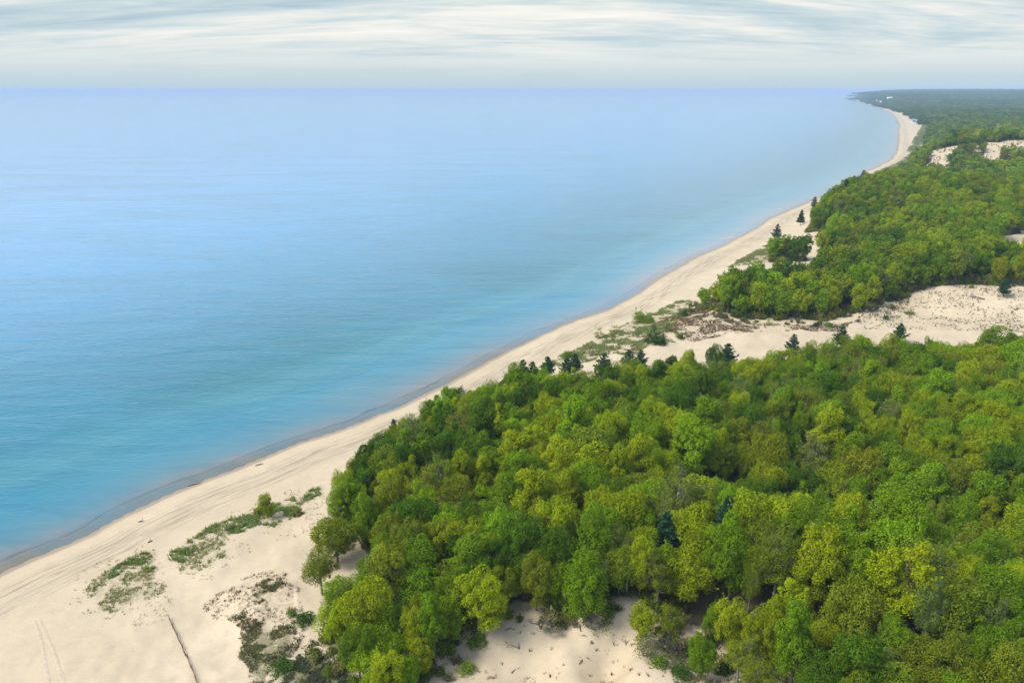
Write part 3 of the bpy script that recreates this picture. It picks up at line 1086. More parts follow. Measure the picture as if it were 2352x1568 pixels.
def add_tree(x, y, rad, tint=None, kind=None, feature=None, hs=None):
    rg = rng
    if tint is None:
        tint = pick_tint(x, y, rg)
    if kind is None:
        if tint == 6:
            pool = [i for i, k in enumerate(KINDS) if k == 'airy']
        elif tint == 4 or tint == 5:
            pool = [i for i, k in enumerate(KINDS) if k != 'tall']
        else:
            pool = [i for i, k in enumerate(KINDS) if k != 'airy']
        pidx = int(rg.choice(pool))
    else:
        pidx = int(rg.choice([i for i, k in enumerate(KINDS) if k == kind]))
    base_r = {'round': 4.1, 'tall': 3.2, 'airy': 3.7}[KINDS[pidx]]
    sxy = rad / base_r
    sz = (hs if hs else rg.uniform(0.92, 1.34)) * (0.62 + 0.40 * sxy)
    trees.append(dict(x=x, y=y, r=rad, tint=tint, p=pidx, sxy=sxy, sz=sz, rot=rg.uniform(0, 6.28), feature=feature))


def feat(u, v, top, rad, tint, kind, name, hs=None):
    """a tree the photograph singles out; u,v is the middle of its crown"""
    hs = hs or 1.2
    x, y = crown_at(u, v, 6.9 * hs * (0.62 + 0.40 * rad / 4.0))
    add_tree(x, y, rad, tint, kind, name, hs)


feat(1360, 1020, 27, 5.8, 4, 'round', 'huge olive green oak crown standing above its neighbours in mid wood', 1.15)
feat(2165, 1275, 35, 5.0, 0, 'round', 'broad pale yellow-green oak crown behind the dark hollow on the right ridge', 0.95)
feat(1985, 1085, 26, 5.8, 5, 'round', 'big golden olive oak above the bare grey dead limbs', 1.25)
feat(1870, 1060, 26, 4.8, 6, 'airy', 'tall grey-green tree left of the big golden olive oak', 1.2)
feat(770, 1225, 14, 5.0, 4, 'round', 'lone olive oak on open sand beside the sand tongue', 0.9)
feat(1120, 960, 22, 4.6, 3, 'round', 'dark green rounded tree near the beach edge below the twin pines')
feat(1275, 890, 20, 5.2, 0, 'round', 'broad bright yellow-green crown just below the twin beach pines')
feat(1345, 1335, 24, 4.2, 2, 'round', 'fresh green rounded tree directly above the bottom sand slope')
feat(1100, 1370, 24, 4.4, 0, 'round', 'yellow-green tree with clear gaps above the left end of the sand slope')
feat(955, 1500, 14, 3.0, 0, 'round', 'small yellow-green tree at the left foot of the sand slope', 0.9)
feat(1190, 1085, 22, 4.6, 1, 'round', 'bright lime crown in the middle of the seaward wood')
feat(1445, 850, 18, 3.0, 6, 'airy', 'small blue-grey twiggy tree at the back edge of the near wood')
feat(1080, 1050, 20, 4.4, 2, 'round', 'full green crown left of the huge olive oak')
feat(612, 1155, 7.5, 2.0, 0, 'round', 'lone small yellow-green tree on the grassy foredune', 0.75)
feat(735, 1300, 13, 3.6, 4, 'airy', 'thin airy olive tree at the corner of the wood below the lone oak', 0.95)
feat(1760, 1105, 26, 4.2, 0, 'round', 'pale yellow-green crown at the rim of the dark hollow')
for (u, v, rad, tint, kd, nm) in [
        (1615, 1495, 2.6, 2, 'round', 'small mid green tree standing on the open sand right of the slope'),
        (1700, 1500, 3.0, 4, 'airy', 'airy olive tree on the open sand right of the slope'),
        (1800, 1490, 3.0, 0, 'round', 'yellow-green tree with its trunk showing on open sand near the bottom right'),
        (1880, 1545, 3.4, 6, 'airy', 'grey-green airy tree in the bottom right opening'),
        (1740, 1560, 3.0, 4, 'airy', 'dull olive bushy tree at the bottom edge right of the sand slope'),
        (1540, 1430, 2.8, 4, 'airy', 'low twiggy olive tree beside the top of the sand slope'),
        (1475, 1420, 2.4, 0, 'round', 'small yellow-green tree right of the bare snag')]:
    feat(u, v, 20, rad, tint, kd, nm, 0.85)

# fill the near wood
cand = 26000
bx = np.array(NF)
cx = rng.uniform(bx[:, 0].min(), min(bx[:, 0].max(), 260), cand)
cy = rng.uniform(60, bx[:, 1].max(), cand)
ok = in_poly(cx, cy, NF)
cx, cy = cx[ok], cy[ok]
ed = poly_dist(cx, cy, NF)
cr = np.clip(rng.lognormal(math.log(3.15), 0.27, len(cx)), 1.9, 4.9)
cr = np.where(ed < 5, np.minimum(cr, 3.3), cr)
order = np.argsort(-cr + rng.normal(0, 0.8, len(cr)))
cells = {}


def can_place(x, y, rad, k=0.64):
    ix, iy = int(x // 9), int(y // 9)
    for a in range(ix - 1, ix + 2):
        for b in range(iy - 1, iy + 2):
            for (qx, qy, qr) in cells.get((a, b), ()):
                if (qx - x) ** 2 + (qy - y) ** 2 < (k * (qr + rad)) ** 2:
                    return False
    cells.setdefault((ix, iy), []).append((x, y, rad))
    return True


for t_ in trees:
    can_place(t_['x'], t_['y'], t_['r'], 0)
# keep the dead trees and dark conifers of the wood clear
CLEAR = []


# hollows where the canopy opens and the sides of the trees behind show
LANES = [([(1560, 1100), (1700, 1130), (1850, 1165), (2000, 1200), (2100, 1225), (2260, 1270)], 5.5), ([(2100, 1205), (2200, 1180), (2330, 1190)], 3.6),
         ([(960, 1190), (1060, 1160), (1130, 1130)], 3.4), ([(1330, 1310), (1350, 1250), (1330, 1180)], 3.0), ([(1440, 1080), (1540, 1040), (1640, 1060)], 3.2),
         ([(1850, 1010), (2000, 1000), (2120, 1040)], 3.0), ([(1520, 1400), (1640, 1385), (1760, 1400)], 3.0), ([(1240, 980), (1160, 1010)], 2.8), ([(2250, 1420), (2352, 1450)], 3.2)]
LANES = [([crown_at(u, v, 5.0) for u, v in pl], w_) for pl, w_ in LANES]


def in_lane(x, y):
    for pl, w_ in LANES:
        for (ax, ay), (bx_, by_) in zip(pl[:-1], pl[1:]):
            l2 = (bx_ - ax) ** 2 + (by_ - ay) ** 2
            k = min(1, max(0, ((x - ax) * (bx_ - ax) + (y - ay) * (by_ - ay)) / l2))
            if (x - ax - k * (bx_ - ax)) ** 2 + (y - ay - k * (by_ - ay)) ** 2 < (0.75 * w_) ** 2:
                return True
    return False


DEAD_SPOTS = [(872, 1325, 4.0, 8.0, 11), (925, 1440, 2.6, 5.5, 12), (2010, 1185, 4.5, 8.5, 13), (1325, 1265, 6, 8.0, 14)]
SPRUCE_SPOTS = [(1525, 1268, 6.0, 11.5, 21), (1668, 1232, 6.0, 11, 22)]
for (u, v, mid, hh, sd) in DEAD_SPOTS:
    x, y = crown_at(u, v, mid)
    CLEAR.append((x, y, 2.6))
for (u, v, mid, hh, sd) in SPRUCE_SPOTS:
    x, y = crown_at(u, v, mid)
    CLEAR.append((x, y, 2.2))
for (x, y, rad) in CLEAR:
    can_place(x, y, rad, 0)
for i in order:
    if in_lane(cx[i], cy[i]):
        continue
    if can_place(cx[i], cy[i], cr[i], 0.50 + 0.16 * float(vnoise(cx[i] / 14, cy[i] / 14, 91))):
        add_tree(float(cx[i]), float(cy[i]), float(cr[i]))
tx = np.array([t['x'] for t in trees])
ty = np.array([t['y'] for t in trees])
tz = terrain(tx, ty)
for t_, z in zip(trees, tz):
    t_['z'] = float(z) - 0.15

# which of them show largest: a small depth-sorted count of crown discs
BW, BH = 588, 392
ksc = BW / PW
idb = np.full((BH, BW), -1, np.int32)
mid_z = np.array([t['z'] + 7.6 * t['sz'] for t in trees])
U, V_, D_ = project(tx, ty, mid_z)
for i in np.argsort(-D_):
    rx = trees[i]['r'] * FPX / D_[i] * ksc
    ry = 3.7 * trees[i]['sz'] * FPX / D_[i] * ksc * 1.0
    u, v = U[i] * ksc, V_[i] * ksc
    x0, x1, y0, y1 = int(max(0, u - rx)), int(min(BW, u + rx + 1)), int(max(0, v - ry)), int(min(BH, v + ry + 1))
    if x0 >= x1 or y0 >= y1:
        continue
    Y, X = np.mgrid[y0:y1, x0:x1]
    idb[y0:y1, x0:x1][((X - u) / rx) ** 2 + ((Y - v) / ry) ** 2 < 1] = i
cnt = np.bincount(idb[idb >= 0], minlength=len(trees))
for i, t_ in enumerate(trees):
    t_.update(u=float(U[i]), v=float(V_[i]), d=float(D_[i]), vis=int(cnt[i]) + (100000 if t_['feature'] else 0))
N_SINGLE = 296
singles = sorted(range(len(trees)), key=lambda i: -trees[i]['vis'])[:N_SINGLE]
single_set = set(singles)
rest = [i for i in range(len(trees)) if i not in single_set]
print('near trees', len(trees), 'smallest single', trees[singles[-1]]['vis'], 'seen rest', sum(1 for i in rest if trees[i]['vis'] > 3))

# ------------------------------------------------------------------ words for each tree
LANDMARKS = [(872, 1325, 'the bleached dead tree'), (925, 1440, 'the small dead tree'), (1435, 1340, 'the bare snag'), (1300, 1440, 'the bottom sand slope'),
             (1525, 1268, 'the left dark spruce'), (1668, 1232, 'the right dark spruce'), (2010, 1185, 'the grey dead limbs'), (1205, 860, 'the twin beach pines'),
             (1670, 795, 'the broad pine on pale sand'), (1965, 800, 'the ragged pine'), (1360, 1020, 'the huge olive oak'), (2165, 1275, 'the broad pale oak'),
             (1985, 1090, 'the big golden olive oak'), (770, 1225, 'the lone oak on sand'), (1190, 1085, 'the bright lime crown'), (1445, 850, 'the blue-grey twiggy tree'),
             (830, 1210, 'the sand tongue'), (955, 1500, 'the slope foot tree'), (1275, 890, 'the broad yellow-green crown'), (1325, 1265, 'the dead tree in mid wood'),
             (1100, 1370, 'the gappy yellow-green tree'), (1345, 1335, 'the fresh green tree'), (2352, 1568, 'the bottom right corner'), (2340, 770, 'the back edge at far right'),
             (2340, 1050, 'the right picture edge'), (1880, 1545, 'the bottom right opening'), (1760, 1105, 'the hollow rim crown'), (1120, 960, 'the dark rounded tree')]


def size_word(t):
    return 'small' if t['r'] < 2.75 else ('mid-sized' if t['r'] < 3.7 else 'large')


FORM = {'round': 'rounded', 'tall': 'tall', 'airy': 'airy'}


def describe(t):
    best = None
    for (lu, lv, nm) in LANDMARKS:
        du, dv = t['u'] - lu, (t['v'] - lv) * 1.25
        dd = math.hypot(du, dv)
        if best is None or dd < best[0]:
            best = (dd, du, dv, nm)
    dd, du, dv, nm = best
    if abs(du) > 1.4 * abs(dv):
        w_ = 'right of' if du > 0 else 'left of'
    elif abs(dv) > 1.4 * abs(du):
        w_ = 'below' if dv > 0 else 'above'
    else:
        w_ = ('lower ' if dv > 0 else 'upper ') + ('right of' if du > 0 else 'left of')
    return (size_word(t), FORM[KINDS[t['p']]], TINTS[t['tint']][0], w_, nm), dd


ORD = ['', 'second ', 'third ', 'fourth ', 'fifth ', 'sixth ', 'seventh ', 'eighth ', 'ninth ', 'tenth ']
keys = {}
for i in singles:
    if trees[i]['feature']:
        trees[i]['label'] = trees[i]['feature']
    else:
        k, dd = describe(trees[i])
        keys.setdefault(k, []).append((dd, i))
for k, lst in keys.items():
    lst.sort()
    sw, fm, tn, w_, nm = k
    for n, (dd, i) in enumerate(lst):
        o_ = '' if len(lst) == 1 else ('nearest ' if n == 0 else ORD[n] + 'nearest ')
        trees[i]['label'] = '%s%s %s %s tree %s %s' % (o_, sw, fm, tn, w_, nm)


def build_single(t):
    root = add('broadleaf_tree', None, None, (t['x'], t['y'], t['z']))
    root.rotation_euler = (0, 0, t['rot'])
    root.scale = (t['sxy'], t['sxy'], t['sz'])
    tag(root, t['label'], 'tree', 'broadleaf trees of the near wood')
    tr = add('trunk', TRUNK_ME[t['p']], root)
    cr_ = add('crown', CROWN_ME[t['p']], root)
    j = rng.uniform(0.86, 1.16)
    c = TINTS[t['tint']][1]
    h = rng.uniform(0.92, 1.08)
    cr_.color = (c[0] * j * h, c[1] * j, c[2] * j, 1)
    return root


for i in singles:
    build_single(trees[i])

# ------------------------------------------------------------------ the rest of the woods: one uncounted mass
pts, pid, ptint, prot, pscl = [], [], [], [], []


def push(x, y, z, lod, k, tint, rot, scl):
    pts.append((x, y, z))
    off_ = {0: 0, 1: len(PROTO[0]), 2: len(PROTO[0]) + len(PROTO[1]), 3: len(PROTO[0]) + len(PROTO[1]) + len(PROTO[2])}[lod]
    pid.append(off_ + k)
    j = rng.uniform(0.86, 1.16)
    ptint.append((tint[0] * j, tint[1] * j, tint[2] * j, 1))
    prot.append((0, 0, rot))
    pscl.append(scl)


for i in rest:
    t = trees[i]
    push(t['x'], t['y'], t['z'], 0, t['p'], TINTS[t['tint']][1], t['rot'], (t['sxy'], t['sxy'], t['sz']))


HOUSE_LIST = [
    (2098, 281, 12, 9, 3.4, 0.2, 'pale', 'blue', 'blue roofed beach house on the far beach, left of two'),
    (2111, 280, 10, 8, 3.4, 0.1, 'pale', 'blue', 'blue roofed beach house on the far beach, right of two'),
    (1999, 233, 30, 18, 9, 0.3, 'dark', 'dark', 'dark roofed lakeside house on the headland, leftmost of its dark row'),
    (2008, 231, 34, 20, 10, 0.1, 'dark', 'dark', 'large dark roofed house in the middle of the headland row'),
    (2017, 233, 28, 18, 9, -0.1, 'pale', 'dark', 'pale walled dark roofed house at the right of the headland row'),
    (2025, 237, 22, 14, 9, 0.2, 'white', 'white', 'small white house low on the headland above the beach'),
    (2043, 228, 34, 16, 9, 0.0, 'white', 'white', 'long white house high on the headland')]
HOUSE_XY = np.array([GP(h_[0], h_[1])[:2] for h_ in HOUSE_LIST])


def jgrid(r0, r1, sp, jit=0.36):
    """jittered grid over the part of the land that can be seen, between two distances"""
    ys = np.arange(r0 * 0.75, r1, sp * 0.87)
    out = []
    for a, y in enumerate(ys):
        xs = np.arange(-0.05 * y, 0.86 * y + 40, sp) + (a % 2) * sp / 2
        out.append(np.stack([xs, np.full_like(xs, y)], 1))
    p = np.concatenate(out)
    p += rng.uniform(-jit, jit, p.shape) * sp
    r = np.hypot(p[:, 0], p[:, 1])
    p = p[(r >= r0) & (r < r1)]
    st = shore_st(p[:, 0], p[:, 1])
    f = forest_mask(p[:, 0], p[:, 1], st) & ~in_poly(p[:, 0], p[:, 1], NF)
    for (hx, hy) in HOUSE_XY:
        cl_ = 70 if hy > 4000 else 12
        f &= ~((np.abs(p[:, 0] - hx) < cl_) & (p[:, 1] > hy - cl_ * 1.6) & (p[:, 1] < hy + cl_))
    p = p[f]
    z = terrain(p[:, 0], p[:, 1], (st[0][f], st[1][f]))
    return p, z


p1, z1 = jgrid(300, 900, 6.9)
for (x, y), z in zip(p1, z1):
    tn = pick_tint(x, y, rng)
    k = int(rng.choice([4, 7])) if tn == 6 else int(rng.choice([0, 1, 2, 3, 5, 6]))
    sx = float(np.clip(rng.lognormal(math.log(1.08), 0.2), 0.7, 1.6))
    push(x, y, z - 0.2, 1, k, TINTS[tn][1], rng.uniform(0, 6.28), (sx, sx, rng.uniform(0.95, 1.35) * (0.5 + 0.5 * sx)))
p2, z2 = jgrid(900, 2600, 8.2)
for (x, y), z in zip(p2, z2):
    tn = pick_tint(x, y, rng) if rng.random() > sstep(y, 1000, 2000) * 0.85 else int(rng.choice([3, 3, 2, 4]))  # picks go darker green with distance, painting in part of the far haze look
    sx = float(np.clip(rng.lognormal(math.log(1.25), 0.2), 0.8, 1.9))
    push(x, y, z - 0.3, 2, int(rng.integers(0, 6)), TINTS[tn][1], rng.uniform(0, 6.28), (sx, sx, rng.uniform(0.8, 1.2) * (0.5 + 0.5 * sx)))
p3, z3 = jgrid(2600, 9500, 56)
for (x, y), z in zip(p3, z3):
    push(x, y, z, 3, int(rng.integers(0, 4)), TINTS[int(rng.choice([3, 3, 3, 2]))][1], rng.uniform(0, 6.28), (1, 1, rng.uniform(0.9, 1.2)))  # deep green kept up here, distance tone put into the leaf tint
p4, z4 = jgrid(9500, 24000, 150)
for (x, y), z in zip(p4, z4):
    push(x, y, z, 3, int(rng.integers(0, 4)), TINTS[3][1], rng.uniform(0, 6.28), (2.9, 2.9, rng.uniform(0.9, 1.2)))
print('mass points', len(p1), len(p2), len(p3), len(p4))


def instancer(name, pts, pid, ptint, prot, pscl, protos):
    me = mesh_from(name, np.array(pts), quads=np.zeros((0, 3), np.int32), attrs={
        'pid': ('INT', 'POINT', pid), 'tint': ('FLOAT_COLOR', 'POINT', ptint), 'rot': ('FLOAT_VECTOR', 'POINT', prot), 'scl': ('FLOAT_VECTOR', 'POINT', pscl)})
    o = add(name, me)
    g = bpy.data.node_groups.new(name + '_nodes', 'GeometryNodeTree')
    g.interface.new_socket('Geometry', in_out='INPUT', socket_type='NodeSocketGeometry')
    g.interface.new_socket('Geometry', in_out='OUTPUT', socket_type='NodeSocketGeometry')
    gi, go = g.nodes.new('NodeGroupInput'), g.nodes.new('NodeGroupOutput')
    last = None
    geos = []
    for k, po in enumerate(protos):
        oi = g.nodes.new('GeometryNodeObjectInfo')
        oi.inputs['Object'].default_value = po
        oi.inputs['As Instance'].default_value = True
        # each shape is set on the points that ask for it
        an = g.nodes.new('GeometryNodeInputNamedAttribute')
        an.data_type = 'INT'
        an.inputs['Name'].default_value = 'pid'
        cmp_ = g.nodes.new('FunctionNodeCompare')
        cmp_.data_type = 'INT'
        cmp_.operation = 'EQUAL'
        ia = [s for s in cmp_.inputs if s.enabled and s.type == 'INT']
        g.links.new(an.outputs[0], ia[0])
        ia[1].default_value = k
        iop = g.nodes.new('GeometryNodeInstanceOnPoints')
        g.links.new(gi.outputs[0], iop.inputs['Points'])
        g.links.new(cmp_.outputs[0], iop.inputs['Selection'])
        g.links.new(oi.outputs['Geometry'], iop.inputs['Instance'])
        for nm, sock in (('rot', 'Rotation'), ('scl', 'Scale')):
            a2 = g.nodes.new('GeometryNodeInputNamedAttribute')
            a2.data_type = 'FLOAT_VECTOR'
            a2.inputs['Name'].default_value = nm
            g.links.new(a2.outputs[0], iop.inputs[sock])
        geos.append(iop.outputs[0])
    jn = g.nodes.new('GeometryNodeJoinGeometry')
    for s_ in geos:
        g.links.new(s_, jn.inputs[0])
    g.links.new(jn.outputs[0], go.inputs[0])
    md = o.modifiers.new('repeat', 'NODES')
    md.node_group = g
    return o


ALLP = PROTO[0] + PROTO[1] + PROTO[2] + PROTO[3]
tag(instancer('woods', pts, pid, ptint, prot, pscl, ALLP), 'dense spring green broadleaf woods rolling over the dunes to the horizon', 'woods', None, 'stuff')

# ------------------------------------------------------------------ undergrowth along the edges of the woods
def make_bush(seed, rad, hz, n, size, airy=False):
    rg = np.random.default_rng(seed)
    P, D, Cc, Rl = crown_points(rg, rad, hz, hz * 0.62, 14, 0.34, n, not airy, -0.5)
    P[:, 2] = np.maximum(P[:, 2], 0.05)
    V, Q = leaf_quads(P, D + rg.normal(0, .55, D.shape) + np.array((0, 0, .3)), size, rg)
    T = np.clip(rg.beta(2, 2, n), 0, 1)
    mb = MB()
    for k in range(5 if not airy else 11):
        e = Cc[rg.integers(0, len(Cc))] + np.array((0, 0, .2))
        b0 = np.array((rg.normal(0, .12), rg.normal(0, .12), -0.15))
        m = (b0 + e) / 2 + rg.normal(0, .12, 3)
        mb.tube([b0, m, e], [0.05, 0.035, 0.012], 4, False)
        if airy:
            for _ in range(4):
                q = m + rg.normal(0, .55 * rad * .5, 3) + np.array((0, 0, .45))
                mb.tube([m, q], [0.02, 0.008], 3, False)
    return V, Q, T, mb


UG = []
for i in range(4):
    V, Q, T, mb = make_bush(700 + i, 1.25, 1.15, 900 if i < 3 else 500, 0.26, i == 3)
    UG.append(bpy.data.objects.new('undergrowth_bush', combined('undergrowth_bush', V, Q, T, mb)))
upts, upid, utint, urot, uscl = [], [], [], [], []
UGT = [(0.15, 0.18, 0.02), (0.11, 0.17, 0.012), (0.18, 0.18, 0.05), (0.075, 0.12, 0.012), (0.20, 0.185, 0.08)]


def ug(x, y, z, sc, tint=None):
    upts.append((x, y, z - 0.1))
    upid.append(int(rng.integers(0, 4)))
    t = UGT[int(rng.integers(0, 5))] if tint is None else tint
    j = rng.uniform(0.8, 1.2)
    utint.append((t[0] * j, t[1] * j, t[2] * j, 1))
    urot.append((0, 0, rng.uniform(0, 6.28)))
    uscl.append((sc, sc, sc * rng.uniform(0.7, 1.3)))


ux = rng.uniform(-70, 230, 30000)
uy = rng.uniform(60, 300, 30000)
ui = in_poly(ux, uy, NF)
udist = poly_dist(ux, uy, NF)
keep = ui & (rng.random(30000) < np.where(udist < 7, 0.55, 0.16))
keep |= (~ui) & (udist < 2.2) & (rng.random(30000) < 0.30)
keep |= (~ui) & (udist < 5.0) & (uy < 112) & (ux > -12) & (rng.random(30000) < 0.42 * (1 - udist / 5.5) * (vnoise(ux / 3, uy / 3, 19) > 0.42))
ux, uy = ux[keep], uy[keep]
for x, y, z in zip(ux, uy, terrain(ux, uy)):
    ug(x, y, z, rng.uniform(0.55, 1.35))
ux = rng.uniform(60, 330, 26000)
uy = rng.uniform(290, 560, 26000)
uf = forest_mask(ux, uy) & ~in_poly(ux, uy, NF)
sh = 7.0
edge_ = uf & ~(forest_mask(ux, uy - sh) & forest_mask(ux - sh, uy))
keep = (edge_ & (rng.random(26000) < 0.7)) | (uf & (rng.random(26000) < 0.02))
near_sf = (~uf) & (poly_dist(ux, uy, SF) < 7) & (uy < 400) & (rng.random(26000) < 0.30 * (vnoise(ux / 6, uy / 6, 20) > 0.45))
ux, uy = np.concatenate([ux[keep], ux[near_sf]]), np.concatenate([uy[keep], uy[near_sf]])
for n_, (x, y, z) in enumerate(zip(ux, uy, terrain(ux, uy))):
    if n_ < keep.sum():
        ug(x, y, z, rng.uniform(0.8, 1.8))
    else:
        ug(x, y, z, rng.uniform(0.35, 1.0), (0.17, 0.16, 0.07) if rng.random() < 0.6 else (0.13, 0.16, 0.05))
tag(instancer('undergrowth', upts, upid, utint, urot, uscl, UG), 'low mixed green bushes crowding the floor and edges of the woods', 'undergrowth', None, 'stuff')

# ------------------------------------------------------------------ shrubs standing by themselves on the sand
M_SHRUB = leaf_mat('shrub_leaves', 'object')
SHRUB_ME = []
for i in range(3):
    V, Q, T, mb = make_bush(730 + i, 1.3, 1.25, 1500, 0.22)
    SHRUB_ME.append((mesh_from('foliage_dense', V, quads=Q, mats=(M_SHRUB,), attrs={'v': ('FLOAT', 'FACE', T)}), mb.mesh('stems', M_BARK)))
for i in range(3):
    V, Q, T, mb = make_bush(740 + i, 1.3, 1.5, 700, 0.17, True)
    SHRUB_ME.append((mesh_from('foliage_thin', V, quads=Q, mats=(M_SHRUB,), attrs={'v': ('FLOAT', 'FACE', T)}), mb.mesh('stems_thin', M_TWIG)))


def shrub(u, v, rad, tall, tint, thin, label):
    x, y, z = GP(u, v)
    k = int(rng.integers(3, 6)) if thin else int(rng.integers(0, 3))
    root = add('shrub', None, None, (x, y, z - 0.05))
    root.rotation_euler = (0, 0, rng.uniform(0, 6.28))
    root.scale = (rad / 1.3, rad / 1.3, tall / 2.2)
    tag(root, label, 'shrub', 'shrubs standing on the sand')
    add('stems', SHRUB_ME[k][1], root)
    f = add('foliage', SHRUB_ME[k][0], root)
    f.color = tuple(tint) + (1,)


YG, LG, MG, DG, OL, GG = (.25, .28, .012), (.18, .27, .02), (.11, .19, .012), (.05, .11, .012), (.19, .19, .04), (.18, .185, .075)
for a in [
        (1469, 740, 2.3, 5.5, LG, 0, 'tall light green shrub, largest of the upper pair on the middle foredune'),
        (1490, 742, 1.7, 4.2, LG, 0, 'light green shrub right of the tallest one on the middle foredune'),
        (1376, 777, 2.2, 4.4, YG, 1, 'thin pale yellow-green willow shrub nearest the beach on the middle foredune'),
        (1411, 773, 2.1, 4.6, YG, 1, 'thin pale willow shrub at the head of the short sandy trail'),
        (1464, 774, 2.1, 4.6, LG, 1, 'upright thin green shrub left of the big dark bush'),
        (1500, 757, 1.6, 3.6, MG, 1, 'small thin green shrub just behind the big dark bush'),
        (1530, 762, 2.2, 4.6, LG, 1, 'thin light green shrub right behind the big dark bush'),
        (1508, 789, 3.7, 4.6, (.035, .08, .012), 0, 'big dark green bush, widest shrub of the middle foredune'),
        (1571, 726, 1.6, 3.2, DG, 0, 'lone dark green shrub beside the slanting sandy trail'),
        (1355, 817, 1.9, 4.0, OL, 1, 'olive twiggy shrub between the row of pines and the willow shrubs'),
        (1304, 820, 1.9, 2.4, MG, 0, 'low rounded green shrub on the foredune crest near the beach'),
        (1562, 776, 1.3, 2.0, MG, 0, 'small low green shrub right of the big dark bush'),
        (1455, 812, 2.0, 3.6, OL, 1, 'olive shrub beside the pines at the edge of the near wood'),
        (1649, 716, 1.8, 2.4, OL, 0, 'dull olive shrub at the foot of the second wood, beach end'),
        (1766, 746, 1.6, 2.2, YG, 1, 'pale yellowish shrub in the sand valley below the second wood'),
        (1873, 749, 1.4, 1.8, DG, 0, 'dark little shrub left of the middle valley pine'),
        (1903, 749, 1.7, 1.6, MG, 0, 'low spreading green shrub touching the middle valley pine'),
        (2034, 733, 1.1, 2.2, DG, 0, 'small upright dark shrub alone on the sand valley slope'),
        (2088, 722, 1.7, 1.8, OL, 0, 'low olive shrub right of the small upright dark one'),
        (1893, 735, 1.9, 3.0, OL, 1, 'brownish twiggy shrub at the foot of the second wood'),
        (525, 1216, 1.5, 2.2, MG, 1, 'thin green shrub on the grassy crest left of the lone small tree'),
        (592, 1182, 1.3, 2.2, YG, 0, 'yellow-green shrub hugging the left side of the lone small tree'),
        (683, 1182, 1.5, 1.7, OL, 0, 'low olive shrub on the sand right of the lone small tree'),
        (652, 1538, 1.9, 1.9, (.05, .115, .01), 0, 'rounded dark green shrub at the trail fork near the bottom edge'),
        (670, 1412, 0.9, 1.4, MG, 0, 'tiny green shrub left of the trail by the wood edge'),
        (700, 1428, 1.7, 2.2, DG, 0, 'dark green shrub at the wood edge right of the trail'),
        (1072, 1540, 1.2, 2.0, LG, 0, 'bright little green shrub alone at the foot of the bottom sand slope'),
        (1095, 1482, 1.4, 2.4, MG, 0, 'mid green shrub at the upper left of the bottom sand slope'),
        (1315, 1416, 1.7, 2.6, LG, 0, 'fresh green shrub in the middle of the sand slope crest'),
        (1262, 1444, 3.0, 3.2, GG, 1, 'grey-olive twiggy shrub left of the fresh green one on the crest'),
        (1368, 1442, 3.2, 3.6, GG, 1, 'grey-olive twiggy shrub below the bare snag'),
        (1287, 1402, 2.8, 3.0, OL, 1, 'pale straw-coloured shrub at the very top of the sand slope'),
        (1487, 1505, 2.5, 3.8, GG, 1, 'grey bare-looking shrub on the right rim of the sand slope'),
        (1514, 1524, 1.2, 1.5, MG, 0, 'small green shrub on sand just right of the slope rim'),
        (1618, 1506, 1.7, 3.0, MG, 0, 'upright mid green shrub on the bottom right sand'),
        (1652, 1545, 2.2, 2.8, OL, 1, 'spreading straw-olive shrub at the bottom edge, right of the slope'),
        (1560, 1548, 1.4, 1.5, DG, 0, 'low dark shrub near the bottom edge, right of the slope')]:
    shrub(*a)

# ------------------------------------------------------------------ pines and spruces
PINE_ME = []
for i in range(4):
    V, Q, T, mb = make_pine(800 + i, 9, 12.0, True)
    PINE_ME.append((mesh_from('needles_plumed', V, quads=Q, mats=(M_NEEDLE,), attrs={'v': ('FLOAT', 'FACE', T)}), mb.mesh('pine_trunk', M_BARK)))
for i in range(2):
    V, Q, T, mb = make_pine(810 + i, 13, 12.0, False)
    PINE_ME.append((mesh_from('needles_layered', V, quads=Q, mats=(M_NEEDLE,), attrs={'v': ('FLOAT', 'FACE', T)}), mb.mesh('spruce_trunk', M_BARK)))


def pine(x, y, z, ht, wide, kind, label, name='pine_tree', col=(0.055, 0.130, 0.055)):
    k = int(rng.integers(4, 6)) if kind == 'spruce' else int(rng.integers(0, 4))
    root = add(name, None, None, (x, y, z - 0.1))
    root.rotation_euler = (0, 0, rng.uniform(0, 6.28))
    root.scale = (wide, wide, ht / 12.0)
    tag(root, label, name.split('_')[0], 'dark conifers along the shore and valley')
    add('trunk', PINE_ME[k][1], root)
    c = add('crown', PINE_ME[k][0], root)
    c.color = tuple(col) + (1,)


